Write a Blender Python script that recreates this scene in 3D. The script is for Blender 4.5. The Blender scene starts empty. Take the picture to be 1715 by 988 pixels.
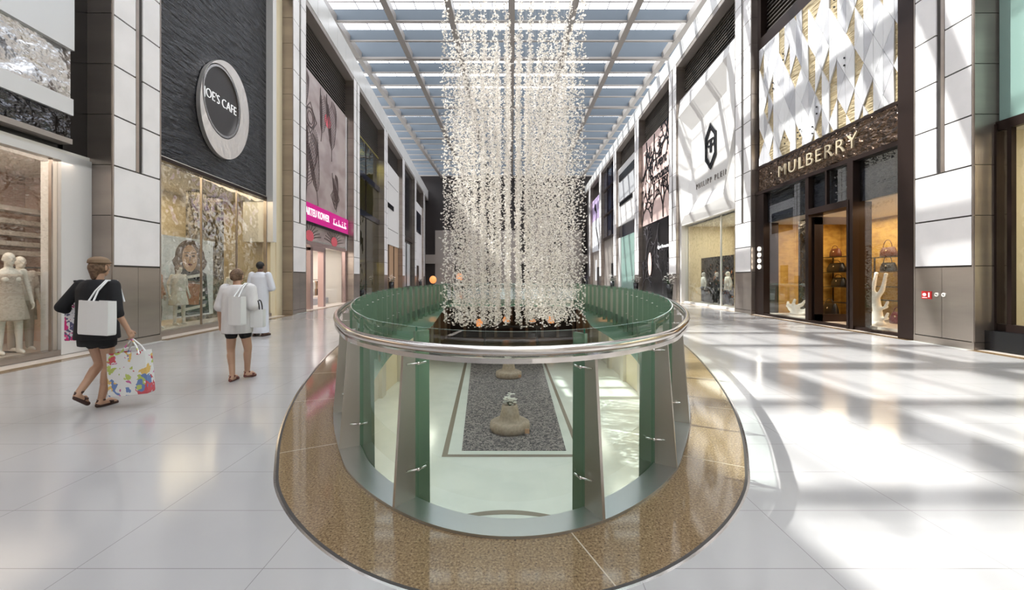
import bpy, math, random
from mathutils import Vector, Matrix
from mathutils.geometry import tessellate_polygon
random.seed(7)
S = bpy.context.scene
C = S.collection
PI = math.pi
# ------------------------------------------------------------------ camera, sky, sun, exposure
F = 700.0; CX = 857.0; CY = 466.0; H = 1.5
cd = bpy.data.cameras.new('camera'); cam = bpy.data.objects.new('camera', cd); C.objects.link(cam)
cam.location = (0, 0, H); cam.rotation_euler = (PI/2, 0, 0)
cd.sensor_width = 36; cd.lens = 36*F/1715; cd.clip_start = .05; cd.clip_end = 400
cd.shift_x = (857.5-CX)/1715; cd.shift_y = -(494-CY)/1715
S.camera = cam
W = bpy.data.worlds.new('sky'); S.world = W; W.use_nodes = True
bg = W.node_tree.nodes['Background']; bg.inputs[0].default_value = (.99, .97, 1, 1); bg.inputs[1].default_value = 4.0
sl = bpy.data.lights.new('sun', 'SUN'); sl.energy = 9.5; sl.angle = .012; sl.color = (1, .95, .88)
so = bpy.data.objects.new('sun', sl); C.objects.link(so); so.location = (-10, 20, 30)
so.rotation_euler = Vector((.65, -.33, -1)).to_track_quat('-Z', 'Y').to_euler()
vs = S.view_settings; vs.view_transform = 'Standard'; vs.look = 'None'; vs.gamma = 1; vs.use_curve_mapping = False
vs.exposure = .08
S.cycles.max_bounces = 9; S.cycles.diffuse_bounces = 4; S.cycles.glossy_bounces = 4
S.cycles.transparent_max_bounces = 24; S.cycles.transmission_bounces = 4
S.cycles.caustics_reflective = False; S.cycles.caustics_refractive = False
S.cycles.sample_clamp_indirect = 6

def area(name, loc, sx, sy, power, color=(1, .8, .6), tilt=None):
    l = bpy.data.lights.new(name, 'AREA'); l.shape = 'RECTANGLE'; l.size = sx; l.size_y = sy
    l.energy = power; l.color = color
    o = bpy.data.objects.new(name, l); C.objects.link(o); o.location = loc
    if tilt: o.rotation_euler = Vector(tilt).to_track_quat('-Z', 'Y').to_euler()
    return o

# ------------------------------------------------------------------ materials
def mat(name, col, rough=.5, metal=0., spec=.5, noise=None, bump=None, emit=None, coat=0., alpha=None, sheen=0):
    """noise=(scale,(r,g,b),lo,hi,detail,stretch)  bump=(scale,strength,stretch,detail)"""
    m = bpy.data.materials.new(name); m.use_nodes = True
    nt = m.node_tree; b = nt.nodes['Principled BSDF']
    b.inputs['Base Color'].default_value = (*col, 1); b.inputs['Roughness'].default_value = rough
    b.inputs['Metallic'].default_value = metal; b.inputs['Specular IOR Level'].default_value = spec
    b.inputs['Coat Weight'].default_value = coat
    tc = None
    def coords(st):
        nonlocal tc
        if tc is None: tc = nt.nodes.new('ShaderNodeTexCoord')
        mp = nt.nodes.new('ShaderNodeMapping'); mp.inputs['Scale'].default_value = st
        nt.links.new(tc.outputs['Object'], mp.inputs[0]); return mp.outputs[0]
    if noise:
        sc, c2, lo, hi, det, st = noise
        n = nt.nodes.new('ShaderNodeTexNoise'); n.inputs['Scale'].default_value = sc; n.inputs['Detail'].default_value = det
        nt.links.new(coords(st), n.inputs['Vector'])
        r = nt.nodes.new('ShaderNodeValToRGB'); r.color_ramp.elements[0].position = lo; r.color_ramp.elements[1].position = hi
        r.color_ramp.elements[0].color = (*col, 1); r.color_ramp.elements[1].color = (*c2, 1)
        nt.links.new(n.outputs['Fac'], r.inputs[0]); nt.links.new(r.outputs[0], b.inputs['Base Color'])
    if bump:
        sc, stg, st, det = bump
        n = nt.nodes.new('ShaderNodeTexNoise'); n.inputs['Scale'].default_value = sc; n.inputs['Detail'].default_value = det
        nt.links.new(coords(st), n.inputs['Vector'])
        bp = nt.nodes.new('ShaderNodeBump'); bp.inputs['Strength'].default_value = stg; bp.inputs['Distance'].default_value = .1
        nt.links.new(n.outputs['Fac'], bp.inputs['Height']); nt.links.new(bp.outputs[0], b.inputs['Normal'])
    if emit:
        b.inputs['Emission Color'].default_value = (*emit[0], 1); b.inputs['Emission Strength'].default_value = emit[1]
    return m
def glassmat(name, tint, gloss=.12, rough=.0, bump=None, fres=True):
    m = bpy.data.materials.new(name); m.use_nodes = True; nt = m.node_tree; nt.nodes.clear()
    out = nt.nodes.new('ShaderNodeOutputMaterial'); mix = nt.nodes.new('ShaderNodeMixShader')
    t = nt.nodes.new('ShaderNodeBsdfTransparent'); t.inputs[0].default_value = (*tint, 1)
    g = nt.nodes.new('ShaderNodeBsdfGlossy'); g.inputs['Roughness'].default_value = rough; g.inputs[0].default_value = (1, 1, 1, 1)
    lw = nt.nodes.new('ShaderNodeLayerWeight'); lw.inputs[0].default_value = .5
    mr = nt.nodes.new('ShaderNodeMapRange'); mr.inputs[3].default_value = gloss; mr.inputs[4].default_value = min(1, gloss+.4)
    p = nt.nodes.new('ShaderNodeMath'); p.operation = 'POWER'; p.inputs[1].default_value = 3.0
    nt.links.new(lw.outputs['Facing'], p.inputs[0]); nt.links.new(p.outputs[0], mr.inputs[0])
    nt.links.new(mr.outputs[0], mix.inputs[0]); nt.links.new(t.outputs[0], mix.inputs[1]); nt.links.new(g.outputs[0], mix.inputs[2])
    nt.links.new(mix.outputs[0], out.inputs[0])
    if bump:
        sc, stg, st = bump
        tc = nt.nodes.new('ShaderNodeTexCoord'); mp = nt.nodes.new('ShaderNodeMapping'); mp.inputs['Scale'].default_value = st
        n = nt.nodes.new('ShaderNodeTexNoise'); n.inputs['Scale'].default_value = sc; n.inputs['Detail'].default_value = 2
        bp = nt.nodes.new('ShaderNodeBump'); bp.inputs['Strength'].default_value = stg; bp.inputs['Distance'].default_value = .1
        nt.links.new(tc.outputs['Object'], mp.inputs[0]); nt.links.new(mp.outputs[0], n.inputs['Vector'])
        nt.links.new(n.outputs['Fac'], bp.inputs['Height']); nt.links.new(bp.outputs[0], g.inputs['Normal'])
    return m

def floormat():
    m = mat('white polished marble floor', (.79, .775, .765), .14, 0, .55)
    nt = m.node_tree; b = nt.nodes['Principled BSDF']
    tc = nt.nodes.new('ShaderNodeTexCoord'); sx = nt.nodes.new('ShaderNodeSeparateXYZ'); nt.links.new(tc.outputs['Object'], sx.inputs[0])
    def line(sock, off, per, wid):
        a = nt.nodes.new('ShaderNodeMath'); a.operation = 'ADD'; a.inputs[1].default_value = off; nt.links.new(sock, a.inputs[0])
        pp = nt.nodes.new('ShaderNodeMath'); pp.operation = 'PINGPONG'; pp.inputs[1].default_value = per/2; nt.links.new(a.outputs[0], pp.inputs[0])
        l = nt.nodes.new('ShaderNodeMath'); l.operation = 'LESS_THAN'; l.inputs[1].default_value = wid; nt.links.new(pp.outputs[0], l.inputs[0]); return l.outputs[0]
    l1 = line(sx.outputs[0], -1.61+.965*40, .965, .0022); l2 = line(sx.outputs[1], -2.16+.54*40, .54, .0025)
    mx = nt.nodes.new('ShaderNodeMath'); mx.operation = 'MAXIMUM'; nt.links.new(l1, mx.inputs[0]); nt.links.new(l2, mx.inputs[1])
    n = nt.nodes.new('ShaderNodeTexNoise'); n.inputs['Scale'].default_value = .8; n.inputs['Detail'].default_value = 5; nt.links.new(tc.outputs['Object'], n.inputs['Vector'])
    r = nt.nodes.new('ShaderNodeValToRGB'); r.color_ramp.elements[0].color = (.465, .45, .444, 1); r.color_ramp.elements[1].color = (.425, .412, .406, 1)
    r.color_ramp.elements[0].position = .35; r.color_ramp.elements[1].position = .7
    nt.links.new(n.outputs['Fac'], r.inputs[0])
    mm = nt.nodes.new('ShaderNodeMix'); mm.data_type = 'RGBA'; nt.links.new(mx.outputs[0], mm.inputs[0]); nt.links.new(r.outputs[0], mm.inputs[6]); mm.inputs[7].default_value = (.27, .255, .25, 1)
    nt.links.new(mm.outputs[2], b.inputs['Base Color'])
    return m
def granitemat():
    m = mat('brown speckled polished granite', (.3, .2, .1), .07, 0, .6)
    nt = m.node_tree; b = nt.nodes['Principled BSDF']; tc = nt.nodes.new('ShaderNodeTexCoord')
    v = nt.nodes.new('ShaderNodeTexNoise'); v.inputs['Scale'].default_value = 75; v.inputs['Detail'].default_value = 4; v.inputs['Roughness'].default_value = .7
    n = nt.nodes.new('ShaderNodeTexNoise'); n.inputs['Scale'].default_value = 2.5
    for q in (v, n): nt.links.new(tc.outputs['Object'], q.inputs['Vector'])
    r = nt.nodes.new('ShaderNodeValToRGB'); e = r.color_ramp.elements
    e[0].position = .33; e[0].color = (.045, .03, .02, 1); e[1].position = .72; e[1].color = (.46, .345, .205, 1)
    k = e.new(.45); k.color = (.20, .13, .07, 1); k = e.new(.58); k.color = (.29, .20, .11, 1)
    nt.links.new(v.outputs['Fac'], r.inputs[0]); nt.links.new(r.outputs[0], b.inputs['Base Color'])
    return m
def carpetmat():
    m = mat('brown fleck carpet', (.08, .07, .07), .95)
    nt = m.node_tree; b = nt.nodes['Principled BSDF']; tc = nt.nodes.new('ShaderNodeTexCoord')
    v = nt.nodes.new('ShaderNodeTexNoise'); v.inputs['Scale'].default_value = 9; v.inputs['Detail'].default_value = 5; v.inputs['Distortion'].default_value = 1.5
    nt.links.new(tc.outputs['Object'], v.inputs['Vector'])
    r = nt.nodes.new('ShaderNodeValToRGB'); e = r.color_ramp.elements
    e[0].position = .46; e[0].color = (.035, .03, .035, 1); e[1].position = .54; e[1].color = (.26, .22, .21, 1)
    nt.links.new(v.outputs['Fac'], r.inputs[0]); nt.links.new(r.outputs[0], b.inputs['Base Color'])
    return m
def stripemat(name, c1, c2, scale, axis='Z', rough=.5, metal=0):
    m = mat(name, c1, rough, metal); nt = m.node_tree; b = nt.nodes['Principled BSDF']
    tc = nt.nodes.new('ShaderNodeTexCoord'); w = nt.nodes.new('ShaderNodeTexWave'); w.bands_direction = axis; w.inputs['Scale'].default_value = scale
    nt.links.new(tc.outputs['Object'], w.inputs['Vector'])
    r = nt.nodes.new('ShaderNodeValToRGB'); r.color_ramp.elements[0].color = (*c1, 1); r.color_ramp.elements[1].color = (*c2, 1)
    r.color_ramp.elements[0].position = .4; r.color_ramp.elements[1].position = .6
    nt.links.new(w.outputs['Fac'], r.inputs[0]); nt.links.new(r.outputs[0], b.inputs['Base Color']); return m
def blotmat(name, cols, scale=7, rough=.6):
    m = mat(name, cols[0], rough); nt = m.node_tree; b = nt.nodes['Principled BSDF']
    tc = nt.nodes.new('ShaderNodeTexCoord'); v = nt.nodes.new('ShaderNodeTexVoronoi'); v.inputs['Scale'].default_value = scale
    n = nt.nodes.new('ShaderNodeTexNoise'); n.inputs['Scale'].default_value = scale*.8; nt.links.new(tc.outputs['Object'], n.inputs['Vector'])
    ad = nt.nodes.new('ShaderNodeVectorMath'); ad.operation = 'MULTIPLY_ADD'; ad.inputs[1].default_value = (.35, .35, .35)
    nt.links.new(n.outputs['Color'], ad.inputs[0]); nt.links.new(tc.outputs['Object'], ad.inputs[2]); nt.links.new(ad.outputs[0], v.inputs['Vector'])
    sp = nt.nodes.new('ShaderNodeSeparateColor'); nt.links.new(v.outputs['Color'], sp.inputs[0])
    r = nt.nodes.new('ShaderNodeValToRGB'); r.color_ramp.interpolation = 'CONSTANT'; e = r.color_ramp.elements; n = len(cols)
    e[0].position = 0; e[0].color = (*cols[0], 1); e[1].position = 1/n; e[1].color = (*cols[1], 1)
    for k in range(2, n):
        q = e.new(k/n); q.color = (*cols[k], 1)
    nt.links.new(sp.outputs[0], r.inputs[0]); nt.links.new(r.outputs[0], b.inputs['Base Color']); return m

M = dict(
 finreflect=mat('inner blade with painted green reflection', (.22, .34, .24), .25, .4, .5),  # green reflected from the balustrade glass is painted into this blade colour
 floor=floormat(), granite=granitemat(), carpet=carpetmat(),
 stone=mat('pale honed limestone', (.90, .865, .855), .3, 0, .4, noise=(1.3, (.83, .80, .79), .4, .65, 5, (1, 1, 1))),
 steel=mat('brushed brown steel', (.46, .40, .355), .3, .85, noise=(1.1, (.36, .31, .28), .3, .7, 3, (.4, .4, 2)), bump=(30, .02, (1, 1, .03), 2)),
 joint=mat('dark joint', (.045, .038, .034), .5),
 fin=mat('satin stainless steel', (.52, .48, .43), .33, .85, bump=(60, .015, (1, 1, .02), 2)),
 chrome=mat('polished stainless tube', (.70, .66, .63), .15, 1),
 shoe=mat('stainless kick ring', (.52, .53, .53), .28, .95),
 glass=glassmat('green balustrade glass', (.82, .925, .875), .05),
 gedge=mat('green glass edge', (.03, .22, .13), .1, 0, .6),
 fascia=mat('green back painted glass', (.30, .54, .43), .12, 0, .6, coat=.4),
 shopglass=glassmat('shop window glass', (.93, .95, .93), .10, 0, (1.4, .35, (1, 1, 1.6))),
 cleanglass=glassmat('clear window glass', (.95, .96, .95), .06),
 oliveglass=glassmat('olive tinted glass', (.42, .42, .22), .18, 0, (.6, .2, (1, 1, 1))),
 roofglass=glassmat('roof glazing', (.93, .96, .98), .03),
 white=mat('white painted panel', (.72, .695, .67), .4),
 fasc_l=mat('pale fascia cladding', (.70, .69, .67), .25, 0, .6),
 blade=mat('blue grey roof blade', (.105, .13, .155), .5, .0),
 girder=mat('taupe steel girder', (.30, .275, .255), .45, .2),
 soffit=mat('taupe soffit', (.36, .32, .29), .4, .4),
 louver=stripemat('dark louvre', (.03, .026, .024), (.11, .095, .085), 9, 'Z', .4, .5),
 black=mat('black panel', (.006, .006, .007), .25),
 ripple=mat('black rippled glass', (.012, .013, .018), .09, 0, .55, bump=(2.6, 1.5, (.6, .6, 3.6), 4)),
 foil=mat('crinkled silver foil', (.62, .62, .63), .2, 1, bump=(1.3, 2.2, (1, 1, 1.4), 4)),
 smoothmet=mat('satin pale panel', (.72, .73, .74), .3, .4),
 dkfoil=mat('dark crinkled metal', (.10, .10, .11), .1, 1, bump=(3.0, 2.0, (1, 1, 1.5), 3)),
 cream=mat('cream wall', (.80, .69, .48), .6),
 creamw=mat('white shop wall', (.78, .74, .68), .6),
 peach=mat('peach lit wall', (.66, .48, .37), .6),
 gold=mat('gold rippled metal', (.62, .50, .30), .25, .6, bump=(3.0, 1.0, (1, .5, 3), 3)),
 goldwall=mat('golden textured wall', (.62, .40, .10), .5, 0, .4, noise=(3, (.45, .26, .06), .4, .65, 3, (1, 1, 2))),
 bronze=mat('dark bronze frame', (.034, .021, .018), .28, .6),
 bronzefoil=mat('rippled dark bronze band', (.15, .10, .07), .14, 1, bump=(3.4, 1.5, (1, 1, 2.2), 3)),
 darkripple=mat('dark rippled stone', (.05, .042, .038), .1, .3, 1, bump=(5, 1.2, (1, 1, 2), 3)),
 facet_w=mat('white facet', (.80, .79, .79), .3), facet_g=mat('silver facet', (.62, .61, .63), .25, .3),
 letters=mat('pale gold letters', (.80, .68, .48), .25, .5), lettw=mat('white letters', (.9, .9, .9), .4, emit=((1, 1, 1), .5)),
 lettsteel=mat('silver letters', (.35, .32, .30), .3, .7),
 pink=mat('magenta sign', (.66, .01, .26), .35, emit=((.8, .01, .32), .18)),
 taupe=mat('taupe glazed panel', (.42, .33, .32), .2, .1, .5, noise=(.5, (.55, .46, .44), .4, .6, 2, (1, 1, 2))),
 taupedark=mat('engraved dark feather', (.10, .065, .06), .3), redglow=mat('red feather eye', (.75, .12, .16), .4, emit=None),
 palerose=mat('rose metal door frame', (.55, .40, .38), .25, .6),
 pinkpanel=mat('pale pink panel', (.74, .55, .50), .45), ink=mat('black lacquer', (.01, .009, .01), .25),
 darkwin=mat('dark blue window', (.015, .017, .03), .08, 0, .8), greenpane=mat('pale green glass panel', (.24, .36, .32), .1, 0, .7),
 wood=mat('tan wood door', (.42, .26, .15), .5), olive=mat('olive interior wall', (.34, .30, .07), .6),
 purple=mat('lilac poster', (.52, .40, .62), .5), paperw=mat('poster white', (.8, .8, .82), .5),
 lowfloor=mat('lower floor stone', (.66, .665, .62), .15, 0, .5, noise=(.8, (.60, .61, .57), .4, .7, 4, (1, 1, 1))),
 lowwall=mat('lower wall', (.62, .57, .47), .5), inlay=mat('brown floor inlay', (.22, .18, .14), .2),
 lowdark=mat('dark lower shop', (.025, .02, .02), .3), terracotta=mat('brown planter stone', (.30, .22, .16), .5, noise=(8, (.38, .29, .22), .4, .6, 3, (1, 1, 1))),
 orange=mat('amber lamp glow', (1, .35, .1), .5, emit=((1, .36, .11), .8)), lamp=mat('warm white lamp', (1, .95, .85), .5, emit=((1, .93, .8), 9)),
 petal=mat('white flower petal', (.98, .93, .87), .4, emit=None), wire=mat('fine wire', (.5, .48, .45), .3, .8),
 skin=mat('skin', (.50, .30, .20), .5), skind=mat('brown skin', (.22, .12, .08), .5), blackcloth=mat('black cloth', (.008, .008, .01), .85),
 whitecloth=mat('white cloth', (.74, .72, .71), .8, noise=(9, (.66, .64, .63), .4, .6, 3, (1, 1, .4))), robe=mat('white robe cloth', (.76, .78, .84), .75),
 hair=mat('brown hair', (.10, .055, .03), .7, noise=(30, (.2, .12, .07), .4, .6, 2, (1, 1, 1))), hairk=mat('black hair', (.01, .008, .008), .6), capm=mat('brown fabric cap', (.23, .15, .09), .8),
 baglea=mat('white leather bag', (.82, .82, .81), .35), sandal=mat('dark leather sandal', (.05, .02, .015), .5), sandalr=mat('red brown sandal', (.15, .04, .03), .5),
 colorbag=blotmat('multicolour print bag', [(.8, .8, .78), (.8, .8, .78), (.16, .25, .5), (.8, .79, .77), (.62, .10, .12), (.8, .79, .77), (.5, .58, .15), (.8, .79, .77), (.75, .5, .15), (.8, .8, .78), (.6, .15, .35)], 11),
 scarf=blotmat('pink patterned cloth', [(.75, .73, .75), (.65, .03, .2), (.1, .1, .2), (.8, .75, .75), (.6, .05, .2)], 16),
 mann=mat('white mannequin', (.80, .75, .67), .35), dressg=mat('grey beige cloth', (.50, .42, .35), .8), dressw=mat('off white cloth', (.75, .68, .60), .8),
 trous=mat('brown trousers', (.16, .11, .08), .8), camel=mat('orange brown leather', (.45, .17, .08), .4), jeans=mat('blue denim', (.03, .07, .2), .8), navy=mat('navy cloth', (.01, .015, .04), .8),
 leaf=mat('dark green leaf', (.02, .05, .015), .5), yellow=mat('yellow flower', (.7, .55, .04), .6, emit=None), redleather=mat('dark red leather', (.16, .01, .02), .3),
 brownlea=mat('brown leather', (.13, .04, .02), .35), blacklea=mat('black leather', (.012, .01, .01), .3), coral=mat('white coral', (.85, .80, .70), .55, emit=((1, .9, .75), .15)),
 redsign=mat('red safety sign', (.65, .02, .02), .4), shelf=mat('thin dark shelf', (.03, .025, .02), .3), platform=mat('pale display plinth', (.62, .55, .48), .3),
)

def petalmat():
    m = bpy.data.materials.new('thin white petal'); m.use_nodes = True; nt = m.node_tree; nt.nodes.clear()
    o = nt.nodes.new('ShaderNodeOutputMaterial'); x = nt.nodes.new('ShaderNodeMixShader'); x.inputs[0].default_value = .42
    a = nt.nodes.new('ShaderNodeBsdfDiffuse'); a.inputs[0].default_value = (.98, .945, .90, 1); b = nt.nodes.new('ShaderNodeBsdfTranslucent'); b.inputs[0].default_value = (.98, .945, .90, 1)
    nt.links.new(a.outputs[0], x.inputs[1]); nt.links.new(b.outputs[0], x.inputs[2]); nt.links.new(x.outputs[0], o.inputs[0]); return m
M['petal'] = petalmat()
# ------------------------------------------------------------------ mesh builder
class MB:
    def __init__(s): s.v = []; s.f = []; s.m = []
    def add(s, vs_, fs, m=0):
        n = len(s.v); s.v += [tuple(p) for p in vs_]; s.f += [[i+n for i in f] for f in fs]; s.m += [m]*len(fs)
    def hexa(s, p, m=0):
        s.add(p, [(0, 3, 2, 1), (4, 5, 6, 7), (0, 1, 5, 4), (1, 2, 6, 5), (2, 3, 7, 6), (3, 0, 4, 7)], m)
    def box(s, x0, x1, y0, y1, z0, z1, m=0, fn=None):
        p = [(x0, y0, z0), (x1, y0, z0), (x1, y1, z0), (x0, y1, z0), (x0, y0, z1), (x1, y0, z1), (x1, y1, z1), (x0, y1, z1)]
        if fn: p = [fn(*q) for q in p]
        s.hexa(p, m)
    def wbox(s, side, y0, y1, d0, d1, z0, z1, m=0):
        s.box(d0, d1, y0, y1, z0, z1, m, lambda d, y, z: wp(side, y, d, z))
    def tube(s, pts, r, n=8, m=0, closed=False, caps=True):
        pts = [Vector(p) for p in pts]; N = len(pts); rings = []
        rr = r if isinstance(r, (list, tuple)) else [r]*N
        for i, p in enumerate(pts):
            if closed: t = pts[(i+1) % N]-pts[i-1]
            else: t = pts[min(i+1, N-1)]-pts[max(i-1, 0)]
            t.normalize(); up = Vector((0, 0, 1)) if abs(t.z) < .95 else Vector((1, 0, 0))
            a = t.cross(up).normalized(); b = a.cross(t)
            rings.append([p+a*math.cos(2*PI*k/n)*rr[i]+b*math.sin(2*PI*k/n)*rr[i] for k in range(n)])
        V = [q for R in rings for q in R]; Fs = []
        for i in range(N if closed else N-1):
            j = (i+1) % N
            for k in range(n): Fs.append((i*n+k, i*n+(k+1) % n, j*n+(k+1) % n, j*n+k))
        if not closed and caps: Fs.append(tuple(range(n))); Fs.append(tuple((N-1)*n+k for k in reversed(range(n))))
        s.add(V, Fs, m)
    def loft(s, rings, m=0, caps=True):
        n = len(rings[0]); V = [q for R in rings for q in R]; Fs = []
        for i in range(len(rings)-1):
            for k in range(n): Fs.append((i*n+k, i*n+(k+1) % n, (i+1)*n+(k+1) % n, (i+1)*n+k))
        if caps: Fs.append(tuple(reversed(range(n)))); Fs.append(tuple((len(rings)-1)*n+k for k in range(n)))
        s.add(V, Fs, m)
    def lathe(s, c, prof, n=24, m=0):
        s.loft([[(c[0]+r*math.cos(2*PI*k/n), c[1]+r*math.sin(2*PI*k/n), c[2]+z) for k in range(n)] for r, z in prof], m)
    def ell(s, c, r, m=0, n=14, k=9, rot=None):
        rings = []
        for i in range(k+1):
            th = -PI/2+PI*(.03+.94*i/k)
            R = []
            for j in range(n):
                q = Vector((r[0]*math.cos(th)*math.cos(2*PI*j/n), r[1]*math.cos(th)*math.sin(2*PI*j/n), r[2]*math.sin(th)))
                if rot: q = rot @ q
                R.append(q+Vector(c))
            rings.append(R)
        s.loft(rings, m)
    def build(s, name, mats, parent=None, smooth=False):
        me = bpy.data.meshes.new(name); me.from_pydata(s.v, [], s.f)
        if not isinstance(mats, (list, tuple)): mats = [mats]
        for q in mats: me.materials.append(M[q] if isinstance(q, str) else q)
        me.polygons.foreach_set('material_index', s.m)
        if smooth: me.polygons.foreach_set('use_smooth', [True]*len(me.polygons))
        me.validate(); me.update()
        o = bpy.data.objects.new(name, me); C.objects.link(o)
        if parent: attach(o, parent)
        return o
def attach(o, parent):
    bpy.context.view_layer.update()
    o.parent = parent; o.matrix_parent_inverse = parent_world(parent).inverted()
def parent_world(p):
    m = Matrix.LocRotScale(p.location, p.rotation_euler, p.scale)
    if p.parent: m = parent_world(p.parent) @ p.matrix_parent_inverse @ m
    return m
def tag(o, label=None, cat=None, group=None, kind=None):
    if label: o['label'] = label
    if cat: o['category'] = cat
    if group: o['group'] = group
    if kind: o['kind'] = kind
    return o
def st(o): o['kind'] = 'structure'; return o
def empty(name, loc, label, cat, group=None):
    o = bpy.data.objects.new(name, None); C.objects.link(o); o.location = loc; o.empty_display_size = .1
    return tag(o, label, cat, group)
def copy_tree(o, parent=None):
    c = o.copy(); C.objects.link(c)
    if parent: c.parent = parent
    for ch in [q for q in list(bpy.data.objects) if q.parent == o and q != c]:
        copy_tree(ch, c)
    return c
# the two shop walls run not quite parallel: pillar-face planes
def wp(side, y, d, z):
    return (9.36+.033*y+d, y, z) if side == 'R' else (-(7.6+.085*y)-d, y, z)
def text_obj(s, size, matn, fn, name='letters', parent=None, depth=.03, align='CENTER', bold=0., space=1., mirror=False, sx=1., shear=0.):
    cu = bpy.data.curves.new('t', 'FONT'); cu.body = s; cu.size = size; cu.align_x = align; cu.align_y = 'CENTER'
    cu.extrude = depth/2; cu.offset = bold; cu.space_character = space; cu.shear = shear; cu.resolution_u = 4
    to = bpy.data.objects.new('t', cu); C.objects.link(to); bpy.context.view_layer.update()
    me = bpy.data.meshes.new_from_object(to.evaluated_get(bpy.context.evaluated_depsgraph_get()))
    C.objects.unlink(to); bpy.data.objects.remove(to)
    for v in me.vertices:
        x, y, z = v.co
        v.co = fn((-x if mirror else x)*sx, y, z)
    me.materials.clear(); me.materials.append(M[matn])
    o = bpy.data.objects.new(name, me); C.objects.link(o)
    if parent: attach(o, parent)
    return o
def wallfn(side, y0, z0, d):
    sg = 1 if side == 'L' else -1
    return lambda u, v, w: wp(side, y0+sg*u, d-w, z0+v)

# ------------------------------------------------------------------ outline of the floor opening
ctrl = [(0, 0), (.387, .54), (.557, .775), (.92, 1.28), (1.11, 1.50), (1.40, 1.86), (1.6, 2.11), (2.0, 2.60), (2.63, 3.38), (3.16, 3.98), (3.5, 4.31), (3.8, 4.50), (4.1, 4.58), (4.4, 4.6)]
def half_x(r):
    for i in range(len(ctrl)-1):
        if r <= ctrl[i+1][0]:
            p = [ctrl[max(i-1, 0)], ctrl[i], ctrl[i+1], ctrl[min(i+2, len(ctrl)-1)]]
            h = p[2][0]-p[1][0]; t = (r-p[1][0])/h
            m0 = (p[2][1]-p[0][1])/(p[2][0]-p[0][0]) if i > 0 else 1.41
            m1 = (p[3][1]-p[1][1])/(p[3][0]-p[1][0]) if i+2 < len(ctrl) else 0
            return (2*t**3-3*t*t+1)*p[1][1]+(t**3-2*t*t+t)*h*m0+(-2*t**3+3*t*t)*p[2][1]+(t**3-t*t)*h*m1
    return 4.6
Y0 = 2.40; YE = 29.4; RC = 1.2
right = []
for i in range(240):
    r = 4.4*i/240; right.append((half_x(r), Y0+r*r))
y = Y0+4.4**2
while y < YE-RC: right.append((4.6, y)); y += .15
for k in range(11):
    a = PI/2*k/10; right.append((4.6-RC+RC*math.cos(a), YE-RC+RC*math.sin(a)))
x = 4.6-RC-.15
while x > .05: right.append((x, YE)); x -= .15
loop = right+[(-x, y) for x, y in reversed(right) if x > 0.001]
def resample(P, step):
    L = [0]
    for i in range(len(P)): L.append(L[-1]+math.dist(P[i], P[(i+1) % len(P)]))
    n = round(L[-1]/step); out = []; j = 0
    for k in range(n):
        d = L[-1]*k/n
        while L[j+1] < d: j += 1
        t = (d-L[j])/(L[j+1]-L[j]); a = P[j]; b = P[(j+1) % len(P)]
        out.append((a[0]+(b[0]-a[0])*t, a[1]+(b[1]-a[1])*t))
    return out, L[-1]
RIM, PER = resample(loop, .06)          # starts at the near tip and runs to the right
NR = len(RIM)
def rim_n(i):
    a = RIM[(i-2) % NR]; b = RIM[(i+2) % NR]; t = (b[0]-a[0], b[1]-a[1]); l = math.hypot(*t)
    return (-t[1]/l, t[0]/l), (t[0]/l, t[1]/l)        # inward normal, tangent
def off(i, d):
    n, _ = rim_n(i % NR); p = RIM[i % NR]; return (p[0]+n[0]*d, p[1]+n[1]*d)
def idx(arc): return round((arc % PER)/PER*NR) % NR

# ------------------------------------------------------------------ structure: floors
YB, YF = -10, 66
outer = [off(i, -.49) for i in range(0, NR, 3)]
def holed(z, ring, xs=None, flip=False):
    corners = [(-(7.6+.085*YB)-.05, YB), (9.36+.033*YB+.05, YB), (9.36+.033*YF+.05, YF), (-(7.6+.085*YF)-.05, YF)]
    if xs: corners = [(-xs, YB), (xs, YB), (xs, YF), (-xs, YF)]
    A = [Vector((*p, z)) for p in corners]; B = [Vector((*p, z)) for p in ring]
    tri = tessellate_polygon([A, list(reversed(B))]); V = A+list(reversed(B))
    Fs = []
    for t in tri:
        n = (V[t[1]]-V[t[0]]).cross(V[t[2]]-V[t[0]]).z
        t = tuple(t) if (n > 0) != flip else tuple(reversed(t)); Fs.append(t)
    return V, Fs
mb = MB(); mb.add(*holed(0, outer)); st(mb.build('floor', 'floor'))
mb = MB()
def band(mb, d0, d1, z0, z1, step=1, m=0):
    V = []; Fs = []; R = list(range(0, NR, step)); n = len(R)
    for i in R:
        a = off(i, d0); b = off(i, d1); V += [(a[0], a[1], z0), (b[0], b[1], z1)]
    for k in range(n):
        j = (k+1) % n; Fs.append((2*k, 2*j, 2*j+1, 2*k+1))
    mb.add(V, Fs, m)
band(mb, -.49, -.475, 0, .001, m=1); band(mb, -.475, -.455, .001, .001, m=2); band(mb, -.455, 0, .001, .001)
for a in [.0+1.55*k for k in range(int(PER/1.55))]:
    i = idx(a+.35); p0 = off(i, -.455); p1 = off(i, 0); t = rim_n(i)[1]; w = .004
    mb.add([(p0[0]-t[0]*w, p0[1]-t[1]*w, .0016), (p0[0]+t[0]*w, p0[1]+t[1]*w, .0016), (p1[0]+t[0]*w, p1[1]+t[1]*w, .0016), (p1[0]-t[0]*w, p1[1]-t[1]*w, .0016)], [(0, 1, 2, 3)], 3)
st(mb.build('trim_1', ['granite', 'chrome', 'joint', mat('pale joint', (.5, .42, .32), .4)]))
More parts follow.
